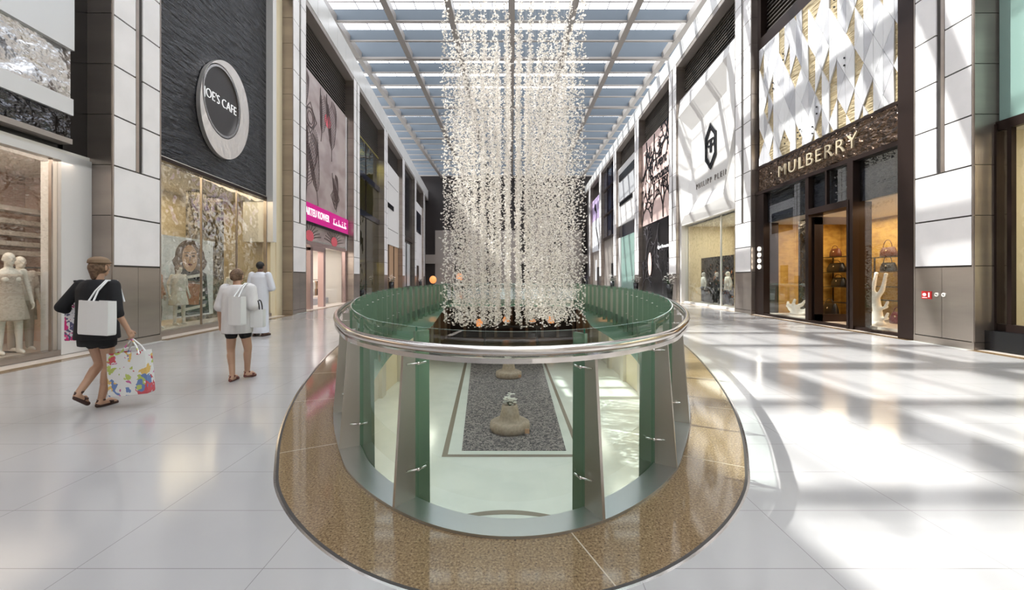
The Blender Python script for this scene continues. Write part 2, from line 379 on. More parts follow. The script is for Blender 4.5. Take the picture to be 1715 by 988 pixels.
# slab edge: green glass fascia, deep along the sides, shallow at the far end, nearly nothing at the near tip
mb = MB(); V = []; Fs = []
def fdep(y):
    if y < 7: return .35+.0*(y)
    if y < 9.5: return .35+.85*(y-7)/2.5
    if y < 23.7: return 1.2
    return max(.47, 1.2-.73*(y-23.7)/4.6)
for i in range(NR):
    a = off(i, .0); b = off(i, .10); V += [(a[0], a[1], .0), (b[0], b[1], -.01), (b[0], b[1], -fdep(b[1])), (a[0]-.0, a[1], -fdep(b[1]))]
for i in range(NR):
    j = (i+1) % NR
    for k in (0, 1, 2): Fs.append((4*i+k, 4*j+k, 4*j+k+1, 4*i+k+1))
mb.add(V, Fs); st(mb.build('trim_2', 'fascia', smooth=False))
mb = MB(); mb.add(*holed(-.55, [off(i, .0) for i in range(0, NR, 3)], 13.5, True)); st(mb.build('ceiling_lower', 'creamw'))
# lower level
ZL = -5.0
mb = MB(); mb.add([(-13.5, YB, ZL), (13.5, YB, ZL), (13.5, YF, ZL), (-13.5, YF, ZL)], [(0, 1, 2, 3)]); st(mb.build('floor_lower', 'lowfloor'))
mb = MB()
def quadz(mb, pts, z, m=0): mb.add([(*p, z) for p in pts], [tuple(range(len(pts)))], m)
o_ = [(-2.55, 15.2), (2.62, 15.2), (2.62, 34), (-3.75, 34)]; i_ = [(-2.36, 15.42), (2.45, 15.42), (2.45, 34), (-3.55, 34)]
for a, b in ((0, 1), (1, 2), (3, 0)): quadz(mb, [o_[a], o_[b], i_[b], i_[a]], ZL+.005)
arc = [(-1.9+3.5*k/20, 11.15+.35*math.sin(PI*k/20)) for k in range(21)]
mb.add([(*p, ZL+.005) for p in arc]+[(p[0], p[1]+.12+.1*math.sin(PI*k/20), ZL+.005) for k, p in enumerate(arc)], [(k, k+1, 22+k, 21+k) for k in range(20)])
st(mb.build('trim_3', 'inlay'))
mb = MB(); P = [(-1.88, 15.75), (2.05, 15.75), (2.32, 32), (-3.1, 32)]
mb.hexa([(*p, ZL+.002) for p in P]+[(*p, ZL+.02) for p in P])
tag(mb.build('rug', 'carpet'), 'long brown flecked carpet on the lower floor seen through the opening', 'carpet')
# lower walls: alternating shop panels
for sg, nm in ((-1, 'wall_lower_left'), (1, 'wall_lower_right')):
    mb = MB()
    y = YB
    k = 0
    while y < 46:
        w = 3.0
        mb.box(sg*7.2, sg*7.6, y, y+w, ZL, -.55, [0, 1, 0, 2][k % 4]); mb.box(sg*7.0, sg*7.6, y+w, y+w+.7, ZL, -.55, 0)
        y += w+.7; k += 1
    st(mb.build(nm, ['lowwall', 'cream', 'creamw']))
mb = MB(); mb.box(-13, 13, 46, 46.3, ZL, -.55, 0)
for k in range(9): mb.box(-7+k*1.7, -6.7+k*1.7, 45.8, 46, ZL, -.55, 1)
st(mb.build('wall_lower_end', ['lowdark', 'inlay']))
mb = MB(); mb.box(-13, 13, YB, YB+.2, ZL, 0); st(mb.build('wall_lower_near', 'lowwall'))
for y in (12, 20, 28): area('lower_fill_light', (-5.8, y, -.62), 1.2, 4, 90, (1, .93, .8)); area('lower_fill_light', (5.8, y, -.62), 1.2, 4, 90, (1, .93, .8))  # added fill lights without fittings, so the lower level is not dark
area('lower_fill_light', (0, 6, -.62-.0), 10, 1.0, 60, (1, .93, .82)).location.y = -2

# ------------------------------------------------------------------ structure: pillars, fascias, roof
PZ = [8.72+8.6*k for k in range(-2, 7)]
PW = 1.35
TOPZ = {'L': (14.0, 15.3), 'R': (14.8, 15.8)}
def pillar(side, y):
    t0, t1 = TOPZ[side]
    mb = MB()
    mb.wbox(side, y, y+PW, .02, .75, 0, t0, 0)
    # steel facing panels on the near side and lower front, with joints
    zz = [.0, .16, 1.76]+[1.76+1.053*k for k in range(1, 13)]
    zz = [z for z in zz if z < t0]+[t0]
    for a, b in zip(zz[:-1], zz[1:]):
        mb.wbox(side, y-.015, y+.001, .0, .60, a+.008, b-.008, 1)
        mb.wbox(side, y+PW-.001, y+PW+.015, .0, .60, a+.008, b-.008, 1)
    mb.wbox(side, y+.01, y+PW/2-.004, -.005, .03, .17, 1.74, 1); mb.wbox(side, y+PW/2+.004, y+PW-.01, -.005, .03, .17, 1.74, 1)
    mb.wbox(side, y-.01, y+PW+.01, -.015, .03, 0, .15, 1)
    # slim steel edge trims
    mb.wbox(side, y, y+.035, -.012, .03, .15, t0, 1); mb.wbox(side, y+PW-.035, y+PW, -.012, .03, .15, t0, 1)
    k = 0; z = 1.78
    while z < t0-.02:
        z2 = min(z+1.053, t0)
        if k < 2: mb.wbox(side, y+.045, y+PW-.045, -.01, .03, z+.0, z2-.035, 2)
        else:
            mb.wbox(side, y+.045, y+.6, -.01, .03, z, z2-.035, 2); mb.wbox(side, y+.80, y+PW-.045, -.01, .03, z, z2-.035, 2)
        z = z2; k += 1
    mb.wbox(side, y+.62, y+.70, -.004, .03, 1.78+2.1, t0, 1)
    return st(mb.build('pillar', ['joint', 'steel', 'stone']))
pil = {}
for side in 'LR':
    for k, y in enumerate(PZ): pil[side, k-2] = pillar(side, y)
for side, nm in (('L', 'wall_left'), ('R', 'wall_right')):
    t0, t1 = TOPZ[side]; mb = MB()
    y = YB
    while y < YF:
        mb.wbox(side, y+.01, y+1.42, -.02, .35, t0, t1, 0); y += 1.43
    mb.wbox(side, YB, YF, 0, .7, t0, t1-.02, 2)
    mb.wbox(side, YB, YF, .0, .9, t0-.25, t0, 1)
    mb.wbox(side, YB, YF, .6, 1.0, t0-.7, t0+.3, 1)
    mb.wbox(side, YB, YF, .0, 2.6, t1-.15, t1-.02, 0)
    mb.wbox(side, YB, YF, 2.4, 2.6, t1-.1, 17.6, 0)
    st(mb.build(nm, ['fasc_l', 'soffit', 'joint']))
# roof
mb = MB(); RB = 17.3
def xl(y): return -(7.6+.085*y)-2.3
def xr(y): return 9.36+.033*y+2.3
for k in range(-3, 4): mb.box(k*3.67-.19, k*3.67+.19, YB, YF, RB, RB+.5)
st(mb.build('ceiling_beams', 'girder'))
mb = MB(); k = -1
y = 4.4-8.6*2
while y < YF:
    if y > YB: mb.box(xl(y), xr(y), y-.03, y+.03, RB+.12, RB+1.35, 0); mb.box(xl(y), xr(y), y-.16, y+.16, RB-.02, RB+.12, 1)
    for q in (1, 2, 3):
        yy = y+2.15*q
        if YB < yy < YF: mb.box(xl(yy), xr(yy), yy-.025, yy+.025, RB+.16, RB+.86, 0); mb.box(xl(yy), xr(yy), yy-.07, yy+.07, RB+.08, RB+.16, 1); mb.box(xl(yy), xr(yy), yy-.03, yy+.03, RB+1.3, RB+1.36, 1)
    y += 8.6
st(mb.build('ceiling_blades', ['blade', 'girder']))
mb = MB(); mb.box(-14, 14.5, YB, YF, RB+1.42, RB+1.44); st(mb.build('ceiling_glazing', 'roofglass'))
mb = MB()
for k in range(-8, 9): mb.box(k*1.22-.02, k*1.22+.02, YB, YF, RB+1.36, RB+1.42)
st(mb.build('ceiling_purlins', 'girder'))
# end walls
mb = MB(); mb.box(-16, 14, YF, YF+.3, 0, 19)
st(mb.build('wall_end', 'lowdark'))
mb = MB()
for k in range(5): mb.box(-12+5*k, -9+5*k, YF-.5, YF, 0, 9+2*(k % 2), 0)
mb.box(-15, 13, YF-.6, YF-.05, 3.8, 5.2, 0)
st(mb.build('trim_4', 'soffit'))
mb = MB(); mb.box(-8, 10, YB-.3, YB, 0, 19); st(mb.build('wall_near', 'creamw'))

# ------------------------------------------------------------------ storefront helpers
DS = .45
def bay(k): return PZ[k+2]+PW, PZ[k+3]       # bay k lies between pillar k and k+1
def room(side, y0, y1, zt, depth, wall, parent=None, floor='platform', ceil='creamw', z0=0.0):
    mb = MB(); d0 = DS+.05
    mb.wbox(side, y0, y1, d0+depth, d0+depth+.1, z0, zt, 0); mb.wbox(side, y0-.1, y0, d0-.1, d0+depth, z0, zt, 0); mb.wbox(side, y1, y1+.1, d0-.1, d0+depth, z0, zt, 0)
    mb.wbox(side, y0, y1, d0-.05, d0+depth, zt, zt+.1, 1); mb.wbox(side, y0, y1, d0-.45, d0+depth, -.1, .012, 2)
    return st(mb.build('shop_room', [wall, ceil, floor]))
def louvre(side, y0, y1, z0, z1, parent):
    mb = MB(); mb.wbox(side, y0, y1, DS+.2, DS+.3, z0, z1, 0)
    n = int((z1-z0)/.16)
    for i in range(n): mb.wbox(side, y0, y1, DS+.05, DS+.2, z0+(i+.2)*(z1-z0)/n, z0+(i+.5)*(z1-z0)/n, 1)
    return mb.build('louvre', ['black', 'soffit2'], parent)
M['soffit2'] = mat('dark louvre slat', (.10, .085, .075), .4, .4)
def part(side, name, mats, parent, *boxes, sm=False):
    if name in ('window', 'wall_cladding', 'mullion', 'groove', 'slim_window', 'transom_panel', 'door_post') and len(boxes) > 1:
        for b in boxes: part(side, name, mats, parent, b)
        return
    mb = MB()
    for b in boxes: mb.wbox(side, *b)
    return mb.build(name, mats, parent, sm)
def store(side, k, label):
    y0, y1 = bay(k); loc = wp(side, (y0+y1)/2, DS, 0)
    return empty('storefront', loc, label, 'storefront'), y0, y1
def strip(mb, side, y, z, y2, z2, w, d, th=.02, m=0):
    """flat raised stroke on a wall from (y,z) to (y2,z2)"""
    dx, dz = y2-y, z2-z; l = math.hypot(dx, dz) or 1e-6; nx, nz = -dz/l*w/2, dx/l*w/2
    P = [(y+nx, z+nz), (y-nx, z-nz), (y2-nx, z2-nz), (y2+nx, z2+nz)]
    mb.hexa([wp(side, a, d, b) for a, b in P]+[wp(side, a, d-th, b) for a, b in P], m)
def curve(mb, side, pts, w, d, th=.02, m=0):
    for a, b in zip(pts[:-1], pts[1:]): strip(mb, side, a[0], a[1], b[0], b[1], w, d, th, m)
def poly(mb, side, pts, d, th=.02, m=0):
    n = len(pts); V = [wp(side, a, d, b) for a, b in pts]+[wp(side, a, d-th, b) for a, b in pts]
    Fs = [tuple(range(n)), tuple(reversed(range(n, 2*n)))]+[(i, (i+1) % n, n+(i+1) % n, n+i) for i in range(n)]
    mb.add(V, Fs, m)
def ellipse(cy, cz, a, b, n=48, sk=0): return [(cy+a*math.cos(2*PI*i/n)+sk*math.sin(2*PI*i/n), cz+b*math.sin(2*PI*i/n)) for i in range(n)]
def ringpoly(mb, side, A, B, d, th, m=0):
    n = len(A); V = [wp(side, a, d, b) for a, b in A]+[wp(side, a, d, b) for a, b in B]+[wp(side, a, d-th, b) for a, b in A]+[wp(side, a, d-th, b) for a, b in B]
    Fs = []
    for i in range(n):
        j = (i+1) % n; Fs += [(2*n+i, 2*n+j, 3*n+j, 3*n+i), (i, j, 2*n+j, 2*n+i), (n+i, n+j, 3*n+j, 3*n+i)]
    mb.add(V, Fs, m)

# ------------------------------------------------------------------ voxel solids: people, mannequins, corals
def solid(shapes, name, matn, parent=None, voxel=.012, smooth=4):
    mb = MB()
    for s in shapes:
        if s[0] == 'c':
            _, a, b, ra, rb = s; a = Vector(a); b = Vector(b)
            mb.tube([a, b], [ra, rb], 12); mb.ell(a, (ra,)*3, n=12, k=7); mb.ell(b, (rb,)*3, n=12, k=7)
        elif s[0] == 'e': mb.ell(s[1], s[2], n=16, k=10, rot=s[3] if len(s) > 3 else None)
        elif s[0] == 'l': mb.loft([[(c[0]+rx*math.cos(2*PI*k/20), c[1]+ry*math.sin(2*PI*k/20), c[2]) for k in range(20)] for c, rx, ry in s[1]])
    o = mb.build('tmp', matn)
    r = o.modifiers.new('r', 'REMESH'); r.mode = 'VOXEL'; r.voxel_size = voxel; r.use_smooth_shade = True
    if smooth: q = o.modifiers.new('s', 'SMOOTH'); q.iterations = smooth; q.factor = .5
    bpy.context.view_layer.update()
    me = bpy.data.meshes.new_from_object(o.evaluated_get(bpy.context.evaluated_depsgraph_get()))
    me.polygons.foreach_set('use_smooth', [True]*len(me.polygons))
    old = o.data; bpy.data.objects.remove(o); bpy.data.meshes.remove(old); me.name = name
    n = bpy.data.objects.new(name, me); C.objects.link(n)
    if parent: attach(n, parent)
    return n
def V3(*a): return Vector(a)
BASE = dict(hipL=(-.09, 0, .92), hipR=(.09, 0, .92), kneeL=(-.10, .02, .49), kneeR=(.10, .02, .49), ankL=(-.10, -.02, .08), ankR=(.10, -.02, .08),
            shL=(-.17, 0, 1.42), shR=(.17, 0, 1.42), elL=(-.23, -.03, 1.13), elR=(.23, -.03, 1.13), wrL=(-.25, .04, .88), wrR=(.25, .04, .88),
            neck=(0, 0, 1.47), head=(0, .015, 1.62))
def hand_shapes(w, d, side, curl=.5):
    """wrist w, direction d, side=-1 left / +1 right; palm faces the thigh"""
    w = Vector(w); d = Vector(d).normalized(); n = Vector((-side, 0, 0)); n = (n-d*n.dot(d)).normalized(); f = d.cross(n).normalized()
    if f.y < 0: f = -f
    out = [('c', w, w+d*.03, .024, .028)]
    for q in (-.028, -.010, .010, .026): out.append(('c', w+d*.02+f*q*.6, w+d*.085+f*q, .015, .0125))
    for q, L in ((-.030, .055), (-.010, .072), (.010, .078), (.028, .068)):
        a = w+d*.085+f*q; b = a+(d*math.cos(curl*.6)+n*math.sin(curl*.6))*L*.5; c_ = b+(d*math.cos(curl*1.8)+n*math.sin(curl*1.8))*L*.5
        out += [('c', a, b, .0095, .009), ('c', b, c_, .009, .0075)]
    a = w+d*.03+f*.03; b = a+(f*.7+d*.7)*.035; out += [('c', a, b, .012, .010), ('c', b, b+(d*.95+f*.2+n*.2)*.032, .010, .008)]
    return out
def body_shapes(J, fem=True, shoes=True, curl=(.5, .5), scale=1.0):
    J = {k: Vector(J.get(k, BASE[k])) for k in BASE}
    hp = (J['hipL']+J['hipR'])/2; sh = (J['shL']+J['shR'])/2
    def mid(t, dz=0): p = hp.lerp(sh, t); p.z += dz; return p
    w = .93 if fem else 1.04
    S_ = [('l', [(mid(-.14), .13*w, .10), (mid(0), .165*w, .12), (mid(.12), .165*w, .115), (mid(.38), .125*w, .09), (mid(.7), .155*w, .11), (mid(.92), .165*w, .095), (mid(1.05), .10, .065), (mid(1.11), .055, .05)])]
    if fem: S_ += [('e', mid(.72)+V3(-.065, .085, 0), (.055, .05, .055)), ('e', mid(.72)+V3(.065, .085, 0), (.055, .05, .055))]
    hd = J['head']; S_ += [('c', J['neck']-V3(0, 0, .04), hd-V3(0, .015, .05), .055, .05), ('e', hd+V3(0, -.005, .02), (.074, .094, .098)),
          ('e', hd+V3(0, .03, -.05), (.052, .06, .062)), ('c', hd+V3(0, .093, .015), hd+V3(0, .108, -.022), .009, .015), ('c', hd+V3(-.018, .084, -.058), hd+V3(.018, .084, -.058), .009, .009),
          ('e', hd+V3(-.030, .080, .02), (.018, .012, .011)), ('e', hd+V3(.030, .080, .02), (.018, .012, .011)), ('c', hd+V3(-.04, .082, .042), hd+V3(.04, .082, .042), .009, .009),
          ('e', hd+V3(-.077, -.005, -.005), (.012, .02, .032)), ('e', hd+V3(.077, -.005, -.005), (.012, .02, .032))]
    for s, sg in (('L', -1), ('R', 1)):
        S_ += [('c', J['sh'+s], J['el'+s], .052*w, .038), ('c', J['el'+s], J['wr'+s], .039, .026), ('c', J['hip'+s], J['knee'+s], .088*w, .055), ('c', J['knee'+s], J['ank'+s], .053, .036),
               ('c', J['knee'+s].lerp(J['ank'+s], .22)+V3(0, -.018, 0), J['knee'+s].lerp(J['ank'+s], .5)+V3(0, -.012, 0), .048, .042)]
        fd = J.get('foot'+s) or V3(0, 1, 0)
        a = J['ank'+s]; toe = TOE.get(s, V3(0, .15, -.05)) if TOE else V3(0, .15, -.05)
        S_ += [('c', a+V3(0, -.03, -.035), a+toe*.75+V3(0, 0, -.0), .034, .030), ('c', a+toe*.6, a+toe, .034, .022), ('c', a, a+V3(0, -.03, -.035), .036, .034)]
        S_ += hand_shapes(J['wr'+s], J['wr'+s]-J['el'+s], sg, curl[0 if s == 'L' else 1])
    return S_
TOE = {}
def place(sh, loc, rz=0, s=1.0):
    R = Matrix.Rotation(rz, 3, 'Z'); L = Vector(loc)
    def T(p): return R @ (Vector(p)*s)+L
    out = []
    for q in sh:
        if q[0] == 'c': out.append(('c', T(q[1]), T(q[2]), q[3]*s, q[4]*s))
        elif q[0] == 'e': out.append(('e', T(q[1]), tuple(a*s for a in q[2]), R))
        else: out.append(('l', [(T(c), rx*s, ry*s) for c, rx, ry in q[1]]))
    return out


# ------------------------------------------------------------------ balustrade round the opening
bal = empty('balustrade', (0, Y0, 0), 'oval glass balustrade with tapered steel fins and a stainless handrail round the floor opening', 'balustrade')
mb = MB(); V = []; Fs = []
for i in range(NR):
    a = off(i, 0); b = off(i, .18); V += [(*a, .0), (*a, .018), (*b, .018), (*b, -.30)]
for i in range(NR):
    j = (i+1) % NR
    for k in (0, 1, 2): Fs.append((4*i+k, 4*j+k, 4*j+k+1, 4*i+k+1))
mb.add(V, Fs); mb.build('base_ring', 'shoe', bal)
mb = MB(); mb.tube([(*off(i, .03), 1.075) for i in range(0, NR, 2)], .030, 14, closed=True); hr = mb.build('handrail', 'chrome', bal, True)
mb = MB(); V = []; Fs = []
for i in range(0, NR, 2):
    a = off(i, .012); b = off(i, .052); V += [(*a, 1.005), (*b, 1.005), (*b, 1.035), (*a, 1.035)]
n_ = len(V)//4
for i in range(n_):
    j = (i+1) % n_
    for k in range(4): Fs.append((4*i+k, 4*j+k, 4*j+(k+1) % 4, 4*i+(k+1) % 4))
mb.add(V, Fs); mb.build('lower_rail', 'chrome', bal)
# fin stations, measured along the rim from the near tip (right side positive)
stations = [.60, 1.62, 2.74]
a_ = 2.74+1.13
left_arcs = [.86, 2.04, 3.12]
while a_ < PER-3.12-.9: stations.append(a_); a_ += 1.13
stations += [PER-q for q in reversed(left_arcs)]
def fin_mesh(i):
    n, t = rim_n(i); p = RIM[i]; mb = MB(); th = .011
    def q(d, z, s): return (p[0]+n[0]*d+t[0]*s, p[1]+n[1]*d+t[1]*s, z)
    prof = [(.0, .0), (.30, .0), (.30, -.45), (.315, -.45), (.315, 1.14), (.17, 1.14), (.17, 1.00), (.075, 1.00)]
    prof = [(.0, .0), (.17, -.02), (.17, -.45), (.30, -.45), (.29, 1.14), (.17, 1.14), (.17, 1.03), (.075, 1.03)]
    A = [q(d, z, -th) for d, z in prof]; B = [q(d, z, th) for d, z in prof]; k = len(prof)
    # outer steel blade before the glass, inner blade behind painted with the green reflection
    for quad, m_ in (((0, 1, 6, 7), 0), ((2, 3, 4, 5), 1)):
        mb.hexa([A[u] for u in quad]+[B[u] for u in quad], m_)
    return mb
for i_arc in stations:
    i = idx(i_arc); n, t = rim_n(i); p = RIM[i]
    fin = fin_mesh(i).build('post', ['fin', 'finreflect'], bal)
    if p[1] > 16: continue
    for z in (.22, .93):
        mb = MB()
        def q(d, s): return (p[0]+n[0]*d+t[0]*s, p[1]+n[1]*d+t[1]*s, z)
        for sg in (-1, 1):
            mb.tube([q(.09, sg*.016), q(.175, sg*.05)], .006, 8); mb.tube([q(.175, sg*.05), q(.23, sg*.045)], .008, 8)
            c = q(.165, sg*.05); mb.ell(c, (.012, .012, .012), n=8, k=5)
        mb.build('bracket', 'chrome', fin, True)
st_sorted = sorted(stations)
for a0, a1 in zip(st_sorted, st_sorted[1:]+[st_sorted[0]+PER]):
    i0 = round(a0/PER*NR); i1 = round(a1/PER*NR); mb = MB()
    I = list(range(i0, i1+1, 2))
    if I[-1] != i1: I.append(i1)
    P = [off(k, .185) for k in I]; 
    # pull the ends apart a little so the joints read
    def lerp(a, b, d):
        L = math.dist(a, b); return (a[0]+(b[0]-a[0])*d/L, a[1]+(b[1]-a[1])*d/L)
    P[0] = lerp(P[0], P[1], .006); P[-1] = lerp(P[-1], P[-2], .006)
    k = len(P); V = [(*q, -.42) for q in P]+[(*q, 1.17) for q in P]
    mb.add(V, [(j, j+1, k+j+1, k+j) for j in range(k-1)], 0)
    Q = [off(kk, .195) for kk in I]
    mb.add([(*P[0], -.42), (*Q[0], -.42), (*Q[0], 1.17), (*P[0], 1.17), (*P[-1], -.42), (*Q[-1], -.42), (*Q[-1], 1.17), (*P[-1], 1.17)], [(0, 1, 2, 3), (4, 5, 6, 7)], 1)
    mb.add([(*q, 1.17) for q in P]+[(*q, 1.17) for q in Q], [(j, j+1, k+j+1, k+j) for j in range(k-1)], 2)
    mb.build('glass_panel', ['glass', 'gedge', M.setdefault('glasstop', mat('glass top edge', (.45, .62, .54), .1))], bal, True)

# ------------------------------------------------------------------ hanging sculpture
scu = empty('hanging_sculpture', (0, 20, 0), 'tall hanging sculpture of many strands of small white blossoms above the opening', 'sculpture')
def strand_mesh(mb, x, y, z0, z1):
    z = z0
    while z < z1:
        cx = x+random.gauss(0, .055); cy = y+random.gauss(0, .055)
        for k in range(2):
            a = random.uniform(0, 2*PI); tl = random.uniform(-.5, .9); L = random.uniform(.075, .125); w = L*.38
            d = Vector((math.cos(a)*math.cos(tl), math.sin(a)*math.cos(tl), math.sin(tl))); s = d.cross(Vector((random.gauss(0, 1), random.gauss(0, 1), random.gauss(0, 1)))).normalized()*w
            c = Vector((cx, cy, z)); u = d.cross(s).normalized()*.012
            mb.add([c, c+d*L*.55+s, c+d*L, c+d*L*.55-s, c+d*L*.5+u], [(0, 1, 4), (1, 2, 4), (2, 3, 4), (3, 0, 4), (0, 3, 2, 1)], 0)
        z += random.uniform(.05, .085)
    mb.add([(x-.002, y, z0), (x+.002, y, z0), (x+.002, y, 17.3), (x-.002, y, 17.3)], [(0, 1, 2, 3)], 1)
pos = []
for r_ in range(12):
    for c_ in range(12):
        pos.append((-2.58+5.3*c_/11+random.uniform(-.06, .06)-.0, 16.2+.72*r_+random.uniform(-.1, .1)))
pos.sort(key=lambda p: p[1]-.6*abs(p[0]))
big = MB()
for n_, (x, y) in enumerate(pos):
    z0 = -.25-.012*(y-16)*8+random.uniform(-.25, .35); z1 = 12.4+random.uniform(-.5, .5)
    if n_ < 96:
        mb = MB(); strand_mesh(mb, x, y, z0, z1); mb.build('strand', ['petal', 'wire'], scu)
    else: strand_mesh(big, x, y, z0, z1)
o = big.build('blossom_mass', ['petal', 'wire'], scu); o['kind'] = 'stuff'

# ================================================================== RIGHT SIDE
# ---- right, beyond the near steel pillar
t, y0, y1 = store('R', -1, 'storefront at the right picture edge with a pale green glass panel over a cream window')
part('R', 'base', 'black', t, (y0, y1, DS-.25, DS+.3, 0.02, .42))
part('R', 'window_frame', 'bronze', t, (y1-.30, y1-.22, DS-.02, DS+.08, .42, 4.6), (y0, y1, DS-.02, DS+.1, 4.55, 4.75), (y0, y1, DS-.04, DS+.1, .42, .56), (y1-.06, y1, DS-.05, DS+.3, 0, 4.7), (y0, y0+.06, DS-.05, DS+.3, 0, 4.7))
part('R', 'window', 'shopglass', t, (y0, y1, DS+.03, DS+.04, .5, 4.55))
part('R', 'green_panel', 'greenpane', t, (y0, y1-.05, DS+.02, DS+.3, 4.75, 14.2)); part('R', 'soffit', 'black', t, (y0, y1, DS, DS+.4, 14.2, 15.5))
room('R', y0, y1, 4.6, 1.3, 'cream')
# ---- right bay 0: dark bronze handbag shop
t, y0, y1 = store('R', 0, 'dark bronze handbag storefront with white and gold triangle panels and gold lettering')
q = .15   # this shopfront stands a little forward of the others
part('R', 'frame', 'bronze', t, (y0, y0+.42, -.02, DS+.3, 0, 15), (y1-.62, y1-.02, q, DS+.3, 0, 4.97), (y0+.42, y1, q-.02, DS, 4.9, 5.02), (y0+.42, y0+.50, q+.05, DS, 0.02, 4.9), (y0+.42, y1-.1, q+.05, DS+.2, 5.98, 6.06),
     (y1-.25, y1, q+.1, DS+.3, 5, 15), (y0+.4, y1-.6, q, q+.15, .0, .10))
louvre('R', y0+.4, y1-.2, 11.2, 15, t); part('R', 'upper_band', 'bronze', t, (y0+.4, y1-.2, q+.1, DS+.2, 10.82, 11.3))
# triangle facets over a gold rippled sheet
sp = part('R', 'gold_panel', 'gold', t, (y0+.42, y1-.2, q+.08, q+.2, 6.05, 10.82))
ya, yb = y0+.44, y1-.22; NC = 20; cw = (yb-ya)/NC; rh = 1.2
def zclip(P, lim, sg):
    out = []
    for i in range(len(P)):
        a, b = P[i], P[(i+1) % len(P)]; ia = sg*(a[1]-lim) >= 0; ib = sg*(b[1]-lim) >= 0
        if ia: out.append(a)
        if ia != ib: f = (lim-a[1])/(b[1]-a[1]); out.append((a[0]+(b[0]-a[0])*f, lim, a[2]+(b[2]-a[2])*f))
    return out
mb = MB(); rnd = random.Random(4); dep = {}
def fv(line, k):
    z = 5.2+(k+(.5 if line % 2 else 0))*rh
    if (line, k) not in dep: dep[line, k] = q+.07-rnd.random()*.045
    return (ya+line*cw, z, dep[line, k])
for c_ in range(NC):
    for k in range(-1, 6):
        A_, B_ = (c_, c_+1) if c_ % 2 == 0 else (c_+1, c_)
        for n_, T in enumerate(([fv(A_, k), fv(A_, k+1), fv(B_, k)], [fv(B_, k), fv(B_, k+1), fv(A_, k+1)])):
            u = rnd.random()
            if u < (.15 if n_ == 0 else .44): continue
            gx = sum(p[0] for p in T)/3; gz = sum(p[1] for p in T)/3
            T = [(gx+(p[0]-gx)*.96, gz+(p[1]-gz)*.985, p[2]) for p in T]
            T = zclip(T, 6.08, 1)
            T = zclip(T, 10.8, -1) if T else T
            if len(T) < 3: continue
            m_ = len(T); V = [wp('R', a, d_, b) for a, b, d_ in T]+[wp('R', a, q+.09, b) for a, b, d_ in T]
            mb.add(V, [tuple(range(m_))]+[(i_, (i_+1) % m_, m_+(i_+1) % m_, m_+i_) for i_ in range(m_)], 0 if u < .8 else 1)
mb.build('white_facets', ['facet_w', 'facet_g'], t)
mb = MB()
for k in range(9):
    yy = ya+rnd.random()*(yb-ya); zz = 6.3+rnd.random()*4
    for dz in (0, .22):
        mb = MB(); poly(mb, 'R', ellipse(yy, zz+dz, .028, .028, 10), q+.02, .03); mb.build('bolt', 'black', t)
sg = part('R', 'sign_band', 'bronzefoil', t, (y0+.42, y1-.2, q+.06, q+.2, 5.0, 6.0))
text_obj('MULBERRY', .60, 'letters', wallfn('R', (y0+y1)/2+.15, 5.47, q+.0), parent=sg, depth=.05, space=1.22, sx=1.12, bold=-.004)
# glazing and door portal
dy0, dy1 = 12.3, 14.05
part('R', 'door_portal', 'bronze', t, (dy0-.22, dy0, q-.05, DS+.2, 0, 4.9), (dy1, dy1+.16, q, DS+.2, 0, 4.9), (dy0-.1, dy1+.1, q-.02, DS+.2, 3.62, 3.82), (dy0-.08, dy0+.0, q-.07, q-.0, 0, 3.8), (dy0+.9, dy0+.97, q, q+.1, 3.8, 4.9))
gr = part('R', 'window', 'cleanglass', t, (y0+.5, dy0-.2, q+.12, q+.13, .1, 4.9), (dy1+.14, y1-.6, q+.12, q+.13, .1, 4.9), (dy0, dy1, q+.12, q+.13, 3.8, 4.9))
part('R', 'transom_panel', 'ripple', t, (y0+.5, dy0-.2, q+.16, q+.22, 3.72, 4.9), (dy1+.15, y1-.6, q+.16, q+.22, 3.72, 4.9), (dy0, dy1, q+.16, q+.22, 3.82, 4.9))
part('R', 'wall_cladding', 'darkripple', t, (dy1+1.1, dy1+1.9, q+.9, q+1.0, 0, 3.7)) ; part('R', 'wall_cladding', 'darkripple', t, (12.85, 13.3, q+.9, q+1.0, 0, 3.7))
# open door leaf, swung into the shop
mb = MB(); rot = lambda u, w, z: wp('R', dy1-.05-w, q+.15+u, z)
for b_ in ((0, .28, -.03, .03, .05, 3.55), (.0, 1.6, -.03, .03, .05, .30), (0, 1.6, -.03, .03, 3.30, 3.55), (1.45, 1.6, -.03, .03, .05, 3.55)): mb.box(*b_, fn=rot)
dr = mb.build('door', 'bronze', t)
mb = MB(); mb.tube([rot(1.35, .07, .8), rot(1.35, .07, 2.6)], .025); mb.build('handle', 'chrome', dr)
for k in range(4):
    mb = MB(); poly(mb, 'R', ellipse(y1-.33, 1.97+.24*k, .085, .085, 20), q, .03)
    mb.build('round_lamp', 'lamp', t)
room('R', y0+.4, y1, 3.72, 3.2, 'goldwall')
